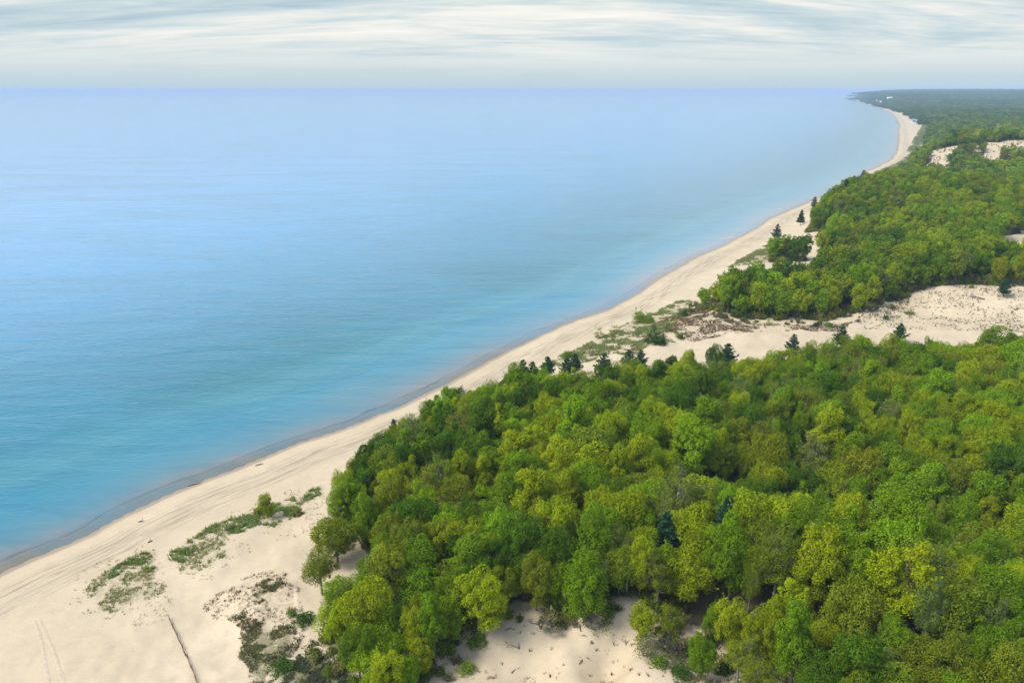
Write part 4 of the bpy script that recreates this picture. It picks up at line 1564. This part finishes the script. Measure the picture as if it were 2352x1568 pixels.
for (u, v, ht, wd, kd, lb) in [
        (1201, 855, 13.5, 1.0, 'pine', 'left and taller of the twin dark pines by the beach edge of the near wood'),
        (1223, 856, 12.0, 1.0, 'pine', 'right of the twin dark pines by the beach edge of the near wood'),
        (1178, 868, 8.0, 0.6, 'pine', 'slim short pine just left of the twin pines'),
        (1258, 836, 8.5, 1.0, 'pine', 'dark pine at the foredune edge, first to the right of the twin pines'),
        (1302, 840, 9.0, 1.0, 'pine', 'dark pine half buried in the wood edge, second right of the twin pines'),
        (1321, 829, 8.5, 1.05, 'pine', 'spreading pine at the wood edge below the low rounded foredune shrub'),
        (1388, 829, 9.0, 1.1, 'pine', 'spiky dark pine at the lower end of the short sandy trail'),
        (1444, 820, 8.5, 0.95, 'pine', 'dark pine right of the short sandy trail, left of a close pair'),
        (1472, 817, 7.5, 0.8, 'pine', 'small dark pine right of the short sandy trail, right of a close pair'),
        (1672, 808, 9.5, 1.15, 'pine', 'broad dark pine against pale sand where the sand valley begins'),
        (1823, 784, 9.0, 0.9, 'pine', 'narrow dark pine against the sand valley, left of the three valley pines'),
        (1935, 768, 9.5, 1.2, 'pine', 'broad bushy dark pine, middle of the three valley pines'),
        (2068, 758, 8.5, 0.95, 'pine', 'dark pine right of the three valley pines, against bare sand'),
        (1968, 806, 10.0, 1.3, 'pine', 'ragged wide dark pine inside the back edge of the near wood'),
        (1722, 850, 10.0, 1.0, 'pine', 'bluish pine deep in the near wood below the valley pines'),
        (905, 985, 9.0, 0.9, 'pine', 'lone dark pine in the beach edge of the wood, far left of the twins')]:
    x, y = crown_at(u, v, ht * 0.62)
    pine(x, y, terr1(x, y), ht * 0.92, wd * 0.85, kd, lb)
for (u, v, mid, hh, sd), lb in zip(SPRUCE_SPOTS, ['bluish dark spruce among yellow-green crowns, left of two in mid wood', 'blackish green spruce among yellow-green crowns, right of two in mid wood']):
    x, y = crown_at(u, v, mid)
    pine(x, y, terr1(x, y), 14.0, 1.15, 'spruce', lb, 'spruce_tree', (0.04, 0.105, 0.05))
for (u, v, ht, wd, kd, lb) in [
        (1783, 556, 13.5, 1.1, 'pine', 'nearest dark conifer on the upper beach, standing clear on sand'),
        (1838, 518, 13.0, 0.95, 'spruce', 'dark pointed conifer on the upper beach, second up the shore'),
        (1869, 484, 13.0, 1.1, 'pine', 'broad dark conifer on the upper beach, third up the shore'),
        (1889, 492, 16.5, 0.9, 'spruce', 'tallest narrow dark conifer at the beach end of the third wood'),
        (1943, 440, 13.5, 1.6, 'pine', 'dark bushy conifer on the shoulder of the third wood'),
        (1962, 426, 10.5, 1.4, 'pine', 'small dark conifer on the third wood shoulder, right of a bushy one'),
        (1984, 413, 10.5, 1.5, 'pine', 'dark conifer on the skyline of the third wood, next to the water'),
        (2103, 381, 13.0, 2.4, 'pine', 'dark bushy conifer behind the third wood near the far beach'),
        (2304, 682, 9.0, 1.1, 'pine', 'dark conifer on the sand slope at the right end of the second wood')]:
    x, y, z = GP(u, v)
    if v < 480 and u < 2000:          # these rise out of the third wood
        ht *= 1.45
        x, y = crown_at(u, v - 16, ht * 0.72)
        z = terr1(x, y)
    pine(x, y, z, ht * 0.88, wd * 0.9, kd, lb, 'conifer_tree', (0.055, 0.125, 0.06))


# ------------------------------------------------------------------ dead trees and wood on the sand
def dead_branching(seed, ht, spread, r0):
    rg = np.random.default_rng(seed)
    mb = MB()

    def grow(p, d, ln, r, lev):
        d = d / np.linalg.norm(d)
        k1 = p + d * ln * 0.5 + rg.normal(0, ln * 0.07, 3)
        e = k1 + (d + rg.normal(0, 0.22, 3)) * ln * 0.5
        mb.tube([p, k1, e], [r, r * 0.8, r * 0.55], 6 if lev < 2 else 4, lev == 0)
        if lev >= 4:
            return
        for _ in range(int(rg.integers(2, 4)) + (1 if lev == 0 else 0)):
            a = rg.uniform(0, 6.28)
            side = np.array((math.cos(a) * spread, math.sin(a) * spread, rg.uniform(-0.1, 0.6)))
            st = e if rg.random() < 0.6 else k1 + (e - k1) * rg.random()
            grow(st, d * 0.6 + side, ln * rg.uniform(0.55, 0.85), r * 0.52, lev + 1)
    grow(np.array((0, 0, -0.3)), np.array((rg.normal(0, .08), rg.normal(0, .08), 1.0)), ht * 0.34, r0, 0)
    return mb


for (u, v, mid, hh, sd), lb in zip(DEAD_SPOTS, [
        'bleached white dead tree with spreading bare limbs at the left of the wood', 'smaller bleached dead tree below the big one at the left of the wood',
        'tangle of bare grey dead limbs in the dark hollow under the big golden olive oak', 'pale dead tree poking up among green crowns in mid wood']):
    x, y = crown_at(u, v, mid)
    root = add('dead_tree', None, None, (x, y, terr1(x, y)))
    tag(root, lb, 'dead tree', 'bare dead trees in the near wood')
    add('trunk', dead_branching(sd, hh + 3.0, 0.95, 0.30).mesh('dead_limbs', M_DEAD, True), root)
x, y, z = GP(1440, 1366)
mb = MB()
mb.tube([(0, 0, -0.4), (-0.1, 0, 1.6), (-0.05, 0, 3.2), (-0.35, 0.05, 5.2)], [0.17, 0.14, 0.09, 0.03], 7)
rt = tag(add('bare_snag', None, None, (x, y, z)), 'thin bare upright snag at the top of the bottom sand slope', 'dead tree', 'bare dead trees in the near wood')
add('trunk', mb.mesh('snag_trunk', M_DEAD, True), rt)
mb = MB().tube([(-0.08, 0, 1.7), (-0.5, 0.1, 2.3), (-0.95, 0.1, 2.75)], [0.07, 0.05, 0.02], 5)
add('branch', mb.mesh('snag_branch', M_DEAD, True), rt)

BR_ME = []
for i in range(6):
    rg = np.random.default_rng(900 + i)
    mb = MB()
    ln = 2.6
    main = [np.array((0, 0, .05)), np.array((ln * .35, rg.normal(0, .25), .22)), np.array((ln * .7, rg.normal(0, .35), .12)), np.array((ln, rg.normal(0, .4), .35))]
    mb.tube(main, [.11, .09, .06, .025], 6)
    for k in range(7):
        j = int(rg.integers(0, 3))
        st = main[j] + (main[j + 1] - main[j]) * rg.random()
        e = st + np.array((rg.uniform(.1, .8), rg.normal(0, .6), rg.uniform(-.02, .55)))
        mb.tube([st, (st + e) / 2 + rg.normal(0, .08, 3), e], [.05, .035, .012], 4, False)
        for q in range(2):
            e2 = e + rg.normal(0, .3, 3) * np.array((1, 1, .5))
            mb.tube([(st + e) / 2, e2], [.025, .01], 3, False)
    BR_ME.append(mb.mesh('branching_wood', M_DRIFT))
for n, (u, v, sc, rz, lb) in enumerate([
        (1361, 1478, 2.0, 1.9, 'largest dark fallen limb, hanging down the middle of the bottom sand slope'),
        (1192, 1490, 1.5, 1.7, 'forked dark limb lying on the left half of the bottom sand slope'),
        (1160, 1448, 1.1, 0.4, 'short broken branch near the left crest of the sand slope'),
        (1240, 1437, 1.0, 2.6, 'small broken branch under the grey-olive shrubs of the crest'),
        (1300, 1446, 1.3, 1.2, 'root-like branch under the middle of the sand slope crest'),
        (1335, 1450, 1.2, 2.2, 'dark twisted branch left of the largest fallen limb'),
        (1402, 1418, 1.0, 0.8, 'short dark branch left of the sand tongue leading to the snag'),
        (1437, 1480, 1.2, 1.0, 'slanting branch on the right part of the sand slope'),
        (1064, 1462, 1.0, 0.2, 'small branch at the far left end of the sand slope'),
        (1330, 1525, 1.0, 0.9, 'thin branch lying alone low on the sand slope'),
        (1175, 1545, 1.2, 1.1, 'branch at the bottom edge of the sand slope, left side'),
        (2120, 697, 2.4, 0.3, 'dark dead branches on the right sand valley, left heap'),
        (2262, 688, 2.8, 2.5, 'dark dead branches on the right sand valley below the conifer'),
        (2330, 712, 2.6, 0.6, 'dark dead branches on the right sand valley nearest the picture edge')]):
    x, y, z = GP(u, v)
    o = tag(add('fallen_branch', BR_ME[n % 6], None, (x, y, z)), lb, 'branch', 'dead branches lying on sand')
    o.rotation_euler = (0, 0, rz)
    o.scale = (sc, sc, sc * 0.9)

for n, (u, v, ln, rz, lb) in enumerate([
        (447, 1111, 3.4, 0.55, 'dark driftwood log at the waterline, left of two'), (596, 1069, 2.2, 0.5, 'dark driftwood log at the waterline, right of two'),
        (325, 1203, 1.3, 0.3, 'short dark log on the wrack streaks of the open beach'), (347, 1256, 1.1, 0.9, 'pale stick lying on upper beach above the grassy mounds')]):
    x, y = at(u, v, 0.3)
    z = terr1(x, y)
    mb = MB().tube([(-ln / 2, 0, .1), (-ln * .1, .12, .18), (ln * .25, -.05, .16), (ln / 2, .15, .22)], [.11, .13, .10, .05], 7)
    mb.tube([(ln * .1, 0, .18), (ln * .22, .4, .45), (ln * .3, .6, .75)], [.07, .05, .02], 5)
    o = tag(add('driftwood_log', mb.mesh('log_wood', M_DRIFT, True), None, (x, y, z)), lb, 'log', 'driftwood on the beach')
    o.rotation_euler = (0, 0, rz)

# ------------------------------------------------------------------ sand fence
fp = [GP(u, v) for u, v in [(388, 1421), (400, 1447), (415, 1480), (430, 1512), (444, 1545), (455, 1575), (470, 1625)]]
fl = []
for a, b in zip(fp[:-1], fp[1:]):
    for k in range(4):
        q = k / 4
        fl.append((a[0] + (b[0] - a[0]) * q, a[1] + (b[1] - a[1]) * q))
fl.append(fp[-1][:2])
fl = np.array(fl) + np.stack([0.05 * np.sin(np.arange(len(fl)) * 1.7), np.zeros(len(fl))], 1)
fz = terrain(fl[:, 0], fl[:, 1])
fr = tag(add('sand_fence', None, None, (fl[0][0], fl[0][1], fz[0])), 'weathered brown lath sand fence running up the open beach', 'fence')
org = np.array((fl[0][0], fl[0][1], fz[0]))
slat, wire = MB(), MB()
for i in range(len(fl) - 1):
    a, b = np.array((*fl[i], fz[i])), np.array((*fl[i + 1], fz[i + 1]))
    d = b - a
    n = max(2, int(np.linalg.norm(d[:2]) / 0.13))
    rz = math.atan2(d[1], d[0])
    for k in range(n):
        p = a + d * (k + 0.5) / n
        h = 0.85 + rng.normal(0, 0.05)
        slat.box(p - org + np.array((0, 0, h / 2 - 0.1)), (0.06, 0.025, h), rz + rng.normal(0, 0.08))
    for hz_ in (0.2, 0.42, 0.64):
        wire.tube([a - org + np.array((0, 0, hz_)), b - org + np.array((0, 0, hz_))], [0.012, 0.012], 4, False)
    if i % 3 == 0:
        mb = MB().tube([a - org + np.array((0.06, 0.06, -0.3)), a - org + np.array((0.06, 0.06, 1.05))], [0.055, 0.05], 6)
        add('post', mb.mesh('fence_post', M_FENCE), fr)
add('slat_panel', slat.mesh('lath_slats', M_FENCE), fr)
add('wire', wire.mesh('fence_wire', M_DRIFT), fr)


# ------------------------------------------------------------------ trails and tyre tracks
M_TRAIL = simple_mat('trodden_sand', (0.52, 0.42, 0.295), 0.95, 0.1, 1.2, 0.3, 0.1)
M_TRACK = simple_mat('pressed_sand', (0.465, 0.375, 0.258), 0.95, 0.12, 2.0, 0.5, 0.1)


def ribbon(name, uv, width, mat, label, lift=0.10):
    P = np.array([GP(u, v)[:2] for u, v in uv])
    P = catmull(P, 10)
    d = np.gradient(P, axis=0)
    d /= np.linalg.norm(d, axis=1, keepdims=True) + 1e-9
    nrm = np.stack([-d[:, 1], d[:, 0]], 1)
    cols = np.array([-0.5, -0.17, 0.17, 0.5])
    wv = width * (1 + 0.3 * fbm(np.arange(len(P)) / 5.0, np.zeros(len(P)), 55, 2))
    V = P[:, None, :] + nrm[:, None, :] * (cols[None, :, None] * wv[:, None, None])
    V = V.reshape(-1, 2)
    z = terrain(V[:, 0], V[:, 1]).reshape(len(P), 4)
    z = z + lift * np.array([-0.3, 1, 1, -0.3])
    q = []
    for i in range(len(P) - 1):
        for k in range(3):
            a = i * 4 + k
            q.append((a, a + 1, a + 5, a + 4))
    me = mesh_from(name, np.concatenate([V, z.reshape(-1, 1)], 1), quads=np.array(q), mats=(mat,), smooth=True)
    tag(add(name, me), label, None, None, 'structure')


ribbon('path', [(600, 1585), (619, 1555), (634, 1536), (655, 1515), (673, 1490), (684, 1470), (690, 1440), (684, 1400), (680, 1350)], 1.3, M_TRAIL, 'pale sandy footpath along the wood edge')
ribbon('path', [(655, 1516), (676, 1512), (697, 1505), (727, 1491)], 0.9, M_TRAIL, 'short pale footpath forking into the wood')
ribbon('path', [(1413, 777), (1416, 790), (1413, 808), (1416, 826)], 1.5, M_TRAIL, 'short sandy trail over the middle foredune')
ribbon('path', [(1505, 741), (1525, 733), (1545, 725), (1568, 716)], 1.6, M_TRAIL, 'slanting sandy trail over the middle foredune')
ribbon('path', [(1535, 768), (1550, 777), (1566, 786), (1590, 795)], 1.6, M_TRAIL, 'sandy trail right of the big dark bush')
for k, (uv, lb) in enumerate([([(80, 1425), (88, 1450), (97, 1480), (104, 1520), (112, 1575)], 'faint left tyre track on the open sand'), ([(92, 1425), (105, 1455), (122, 1492), (135, 1530), (149, 1575)], 'faint right tyre track on the open sand')]):
    ribbon('tyre_track', uv, 0.9, M_TRACK, lb, 0.05)


# ------------------------------------------------------------------ beach grass: tufts nobody could count
def tufts(name, regions, label, blade=0.7, seed=5):
    rg = np.random.default_rng(seed)
    VV, QQ, CC = [], [], []
    base = 0
    for (poly, dens, cols, hgt, clump, nb) in regions:
        p = np.array(poly)
        lo, hi = p.min(0), p.max(0)
        n = int((hi[0] - lo[0]) * (hi[1] - lo[1]) * dens)
        x, y = rg.uniform(lo[0], hi[0], n), rg.uniform(lo[1], hi[1], n)
        m = in_poly(x + 1.2 * fbm(x / 4, y / 4, 61, 2), y + 1.6 * fbm(x / 4, y / 4, 62, 2), poly)
        c = vnoise(x / clump, y / clump, 63 + seed) * 0.65 + vnoise(x / (clump * 0.35), y / (clump * 0.35), 64 + seed) * 0.35
        m &= rg.random(n) < sstep(c, 0.34, 0.60)
        x, y = x[m], y[m]
        if not len(x):
            continue
        z = terrain(x, y)
        n = len(x)
        cols = np.array(cols)
        tc_ = cols[rg.integers(0, len(cols), n)] * rg.uniform(0.75, 1.25, (n, 1))
        h = hgt * rg.uniform(0.6, 1.3, n)
        for b in range(nb):
            a = rg.uniform(0, 6.28, n)
            ln = rg.uniform(0.25, 0.9, n) * h
            wdt = 0.075 * h / 0.6 * rg.uniform(0.7, 1.4, n)
            ex, ey = np.cos(a) * ln, np.sin(a) * ln
            ox, oy = rg.normal(0, 0.16, n), rg.normal(0, 0.16, n)
            sx_, sy_ = -np.sin(a) * wdt, np.cos(a) * wdt
            V = np.empty((n, 3, 3))
            V[:, 0] = np.stack([x + ox + sx_, y + oy + sy_, z - 0.03], 1)
            V[:, 1] = np.stack([x + ox - sx_, y + oy - sy_, z - 0.03], 1)
            V[:, 2] = np.stack([x + ox + ex, y + oy + ey, z + h * rg.uniform(0.55, 1.0, n)], 1)
            VV.append(V.reshape(-1, 3))
            QQ.append(base + np.arange(n * 3).reshape(n, 3))
            CC.append(np.concatenate([tc_, np.ones((n, 1))], 1))
            base += n * 3
    VV, QQ, CC = np.concatenate(VV), np.concatenate(QQ), np.concatenate(CC)
    me = mesh_from(name, VV, quads=QQ, mats=(M_GRASS,), attrs={'col': ('FLOAT_COLOR', 'FACE', CC)})
    print(name, len(QQ))
    return tag(add(name, me), label, 'grass', None, 'stuff')


GR = [(.16, .24, .05), (.21, .28, .07), (.30, .32, .13), (.12, .19, .045)]
STRAW = [(.28, .25, .12), (.22, .22, .09), (.16, .18, .06)]
REDB = [(.15, .075, .04), (.11, .065, .04), (.20, .13, .08), (.08, .06, .04)]
OLV = [(.10, .115, .035), (.14, .14, .055), (.19, .17, .08), (.08, .09, .035)]
GRY = [(.075, .10, .045), (.10, .115, .06), (.13, .13, .08), (.06, .08, .035)]
tufts('beach_grass', [
    (PG([(150, 1400), (180, 1310), (280, 1270), (360, 1250), (400, 1370), (370, 1440), (280, 1440)]), 0.9, GR[1:3] + STRAW, 0.4, 3.0, 5), (PG([(390, 1300), (480, 1200), (640, 1130), (740, 1110), (750, 1200), (640, 1250), (540, 1280), (480, 1340), (420, 1340)]), 0.7, GR[1:3] + STRAW, 0.4, 3.0, 5), (GRASS_A, 6.5, GR[1:3] + STRAW, 0.5, 3.0, 5), (GRASS_A2, 13.0, GR, 0.7, 2.2, 6), (GRASS_B, 6.5, GR[1:3] + STRAW, 0.5, 3.0, 5), (GRASS_B2, 15.0, GR, 0.75, 2.0, 6),
    (GRASS_C, 10.0, GR, 0.65, 2.8, 6), (DUNE_E, 6.0, GR + STRAW, 0.7, 5.0, 5), (FRINGE_G, 4.0, GR + STRAW, 0.8, 6.0, 5),
    (FRINGE_I, 0.8, GR + STRAW, 1.2, 14.0, 4), (FRINGE_J, 0.25, GR, 2.2, 30.0, 4)], 'green marram grass in tufts on the foredunes')
SLOPE_S = PG([(1040, 1475), (1150, 1410), (1250, 1430), (1380, 1440), (1420, 1380), (1460, 1380), (1490, 1480), (1530, 1600), (1150, 1600), (1000, 1530)])
OPEN_R = PG([(1490, 1440), (1600, 1450), (1750, 1470), (1860, 1500), (1920, 1570), (1920, 1640), (1540, 1640), (1500, 1500)])
VALLEY = PG([(1850, 748), (1960, 735), (2050, 700), (2110, 668), (2230, 655), (2352, 655), (2420, 700), (2420, 770), (2200, 758), (2050, 752), (1900, 765)])
FARSAND = [at(*p) for p in [(2130, 380, 22), (2130, 352, 24), (2230, 348, 26), (2352, 332, 32), (2480, 330, 32), (2480, 380, 22)]]
tufts('dead_grass', [
    (VALLEY, 0.5, REDB + STRAW, 0.7, 8.0, 5), (FARSAND, 0.06, OLV + STRAW, 2.2, 30.0, 5),
    (DEAD_A, 4.2, REDB + [(.16, .16, .08)], 0.42, 2.2, 5), (BROWN_F, 5.0, REDB + STRAW[:1], 0.6, 5.0, 5), (SLOPE_H, 0.8, REDB, 0.7, 5.0, 5),
    (OLIVE_A, 16.0, OLV, 0.5, 2.0, 6), (OLIVE_B, 16.0, OLV + STRAW[1:], 0.5, 2.4, 6), (OLIVE_C, 14.0, OLV + REDB[:2], 0.45, 2.4, 6),
    (GREY_A, 22.0, GRY, 0.5, 1.4, 6), (GREY_B, 12.0, OLV, 0.5, 1.4, 6), (SLOPE_S, 0.35, REDB, 0.5, 2.5, 6), (OPEN_R, 7.0, OLV + STRAW, 0.5, 3.0, 5)],
    'brown and olive dry grass tufts on bare sand', seed=9)

# ------------------------------------------------------------------ far buildings and a boat
M_WALLW = simple_mat('pale_siding', (0.50, 0.54, 0.58), 0.7, 0.06, 0.5)
M_WHITE = simple_mat('white_paint', (0.78, 0.78, 0.76), 0.6, 0.04, 0.5)
M_WALLD = simple_mat('dark_siding', (0.10, 0.11, 0.13), 0.8, 0.1, 0.5)
M_ROOFB = simple_mat('blue_roof', (0.03, 0.16, 0.42), 0.6, 0.12, 0.5)
M_ROOFD = simple_mat('slate_roof', (0.05, 0.06, 0.08), 0.8, 0.15, 0.5)
M_GLASS = simple_mat('dark_window', (0.03, 0.04, 0.05), 0.15, 0.1, 0.5, 0, 0.5)


def house(x, y, z, lx, ly, h, rz, wall, roof, label, nwin=3):
    root = tag(add('beach_house', None, None, (x, y, z)), label, 'house', 'far houses along the shore')
    root.rotation_euler = (0, 0, rz)
    mb = MB().box((0, 0, h / 2 - 1), (lx, ly, h + 2))
    mb.poly([(-lx / 2, -ly / 2, h), (-lx / 2, ly / 2, h), (-lx / 2, 0, h + ly * .32), (lx / 2, -ly / 2, h), (lx / 2, ly / 2, h), (lx / 2, 0, h + ly * .32)], [(0, 1, 2), (3, 5, 4)])
    add('wall', mb.mesh('house_wall', wall), root)
    o_, t_ = 0.6, 0.35
    rp = []
    for sx_ in (-lx / 2 - o_, lx / 2 + o_):
        rp += [(sx_, -ly / 2 - o_, h - .25), (sx_, 0, h + ly * .34), (sx_, ly / 2 + o_, h - .25), (sx_, -ly / 2 - o_, h - .25 + t_), (sx_, 0, h + ly * .34 + t_), (sx_, ly / 2 + o_, h - .25 + t_)]
    rf = add('roof', MB().poly(rp, [(0, 1, 7, 6), (1, 2, 8, 7), (3, 9, 10, 4), (4, 10, 11, 5), (0, 6, 9, 3), (2, 5, 11, 8), (0, 3, 4, 1), (1, 4, 5, 2), (6, 7, 10, 9), (7, 8, 11, 10)]).mesh('house_roof', roof), root)
    add('chimney', MB().box((lx * .25, ly * .12, h + ly * .34 + .4), (1.0, 1.0, 1.8)).mesh('house_chimney', wall), rf)
    for k in range(nwin):
        add('window', MB().box((-lx / 2 + lx * (k + .5) / nwin, -ly / 2 - .04, h * .55), (lx / nwin * .5, .1, h * .4)).mesh('house_window', M_GLASS), root)


for (u, v, lx, ly, h, rz, wl, rf, lb) in HOUSE_LIST:
    hx, hy, hz_ = GP(u, v)
    house(hx, hy, hz_ + .2, lx, ly, h, rz, {'pale': M_WALLW, 'dark': M_WALLD, 'white': M_WHITE}[wl], {'blue': M_ROOFB, 'dark': M_ROOFD, 'white': M_WHITE}[rf], lb, 3)
x, y = at(2059, 282, 0)
bt = tag(add('small_boat', None, None, (x, y, 0)), 'small dark boat floating just off the far beach', 'boat')
bt.rotation_euler = (0, 0, 0.4)
sec = [(-2.6, .75, .0), (-1.2, .95, .0), (.6, .9, .0), (1.9, .55, .1), (2.8, .06, .3)]
pv_, fv_ = [], []
for (lx, wy, rz) in sec:
    pv_ += [(lx, -wy, .75 + rz), (lx, -wy * .65, -.1 + rz), (lx, 0, -.3 + rz), (lx, wy * .65, -.1 + rz), (lx, wy, .75 + rz), (lx, wy * .8, .6 + rz), (lx, -wy * .8, .6 + rz)]
for i in range(4):
    for k in range(7):
        fv_.append((i * 7 + k, i * 7 + (k + 1) % 7, i * 7 + 7 + (k + 1) % 7, i * 7 + 7 + k))
fv_ += [tuple(range(6, -1, -1)), tuple(28 + k for k in range(7))]
add('hull', MB().poly(pv_, fv_).mesh('boat_hull', M_WALLD), bt)
add('cabin', MB().box((-.3, 0, 1.2), (1.5, 1.1, 1.1)).mesh('boat_cabin', M_ROOFD), bt)

# ------------------------------------------------------------------ the air over the lake and woods
HAZE_TOP, HAZE_DENS = 130.0, 8.0e-5
hm, ht_, hout = new_mat('haze')
pv = ht_.nodes.new('ShaderNodeVolumePrincipled')
pv.inputs['Color'].default_value = (0.58, 0.76, 1.0, 1)
pv.inputs['Density'].default_value = HAZE_DENS
pv.inputs['Anisotropy'].default_value = 0.0
L(ht_, pv.outputs[0], hout.inputs['Volume'])
hb = MB().box((0, 70000, (HAZE_TOP - 20) / 2), (280000, 170000, HAZE_TOP + 20))
tag(add('haze', hb.mesh('haze_air', hm)), 'thin blue haze over the far shore', None, None, 'stuff')
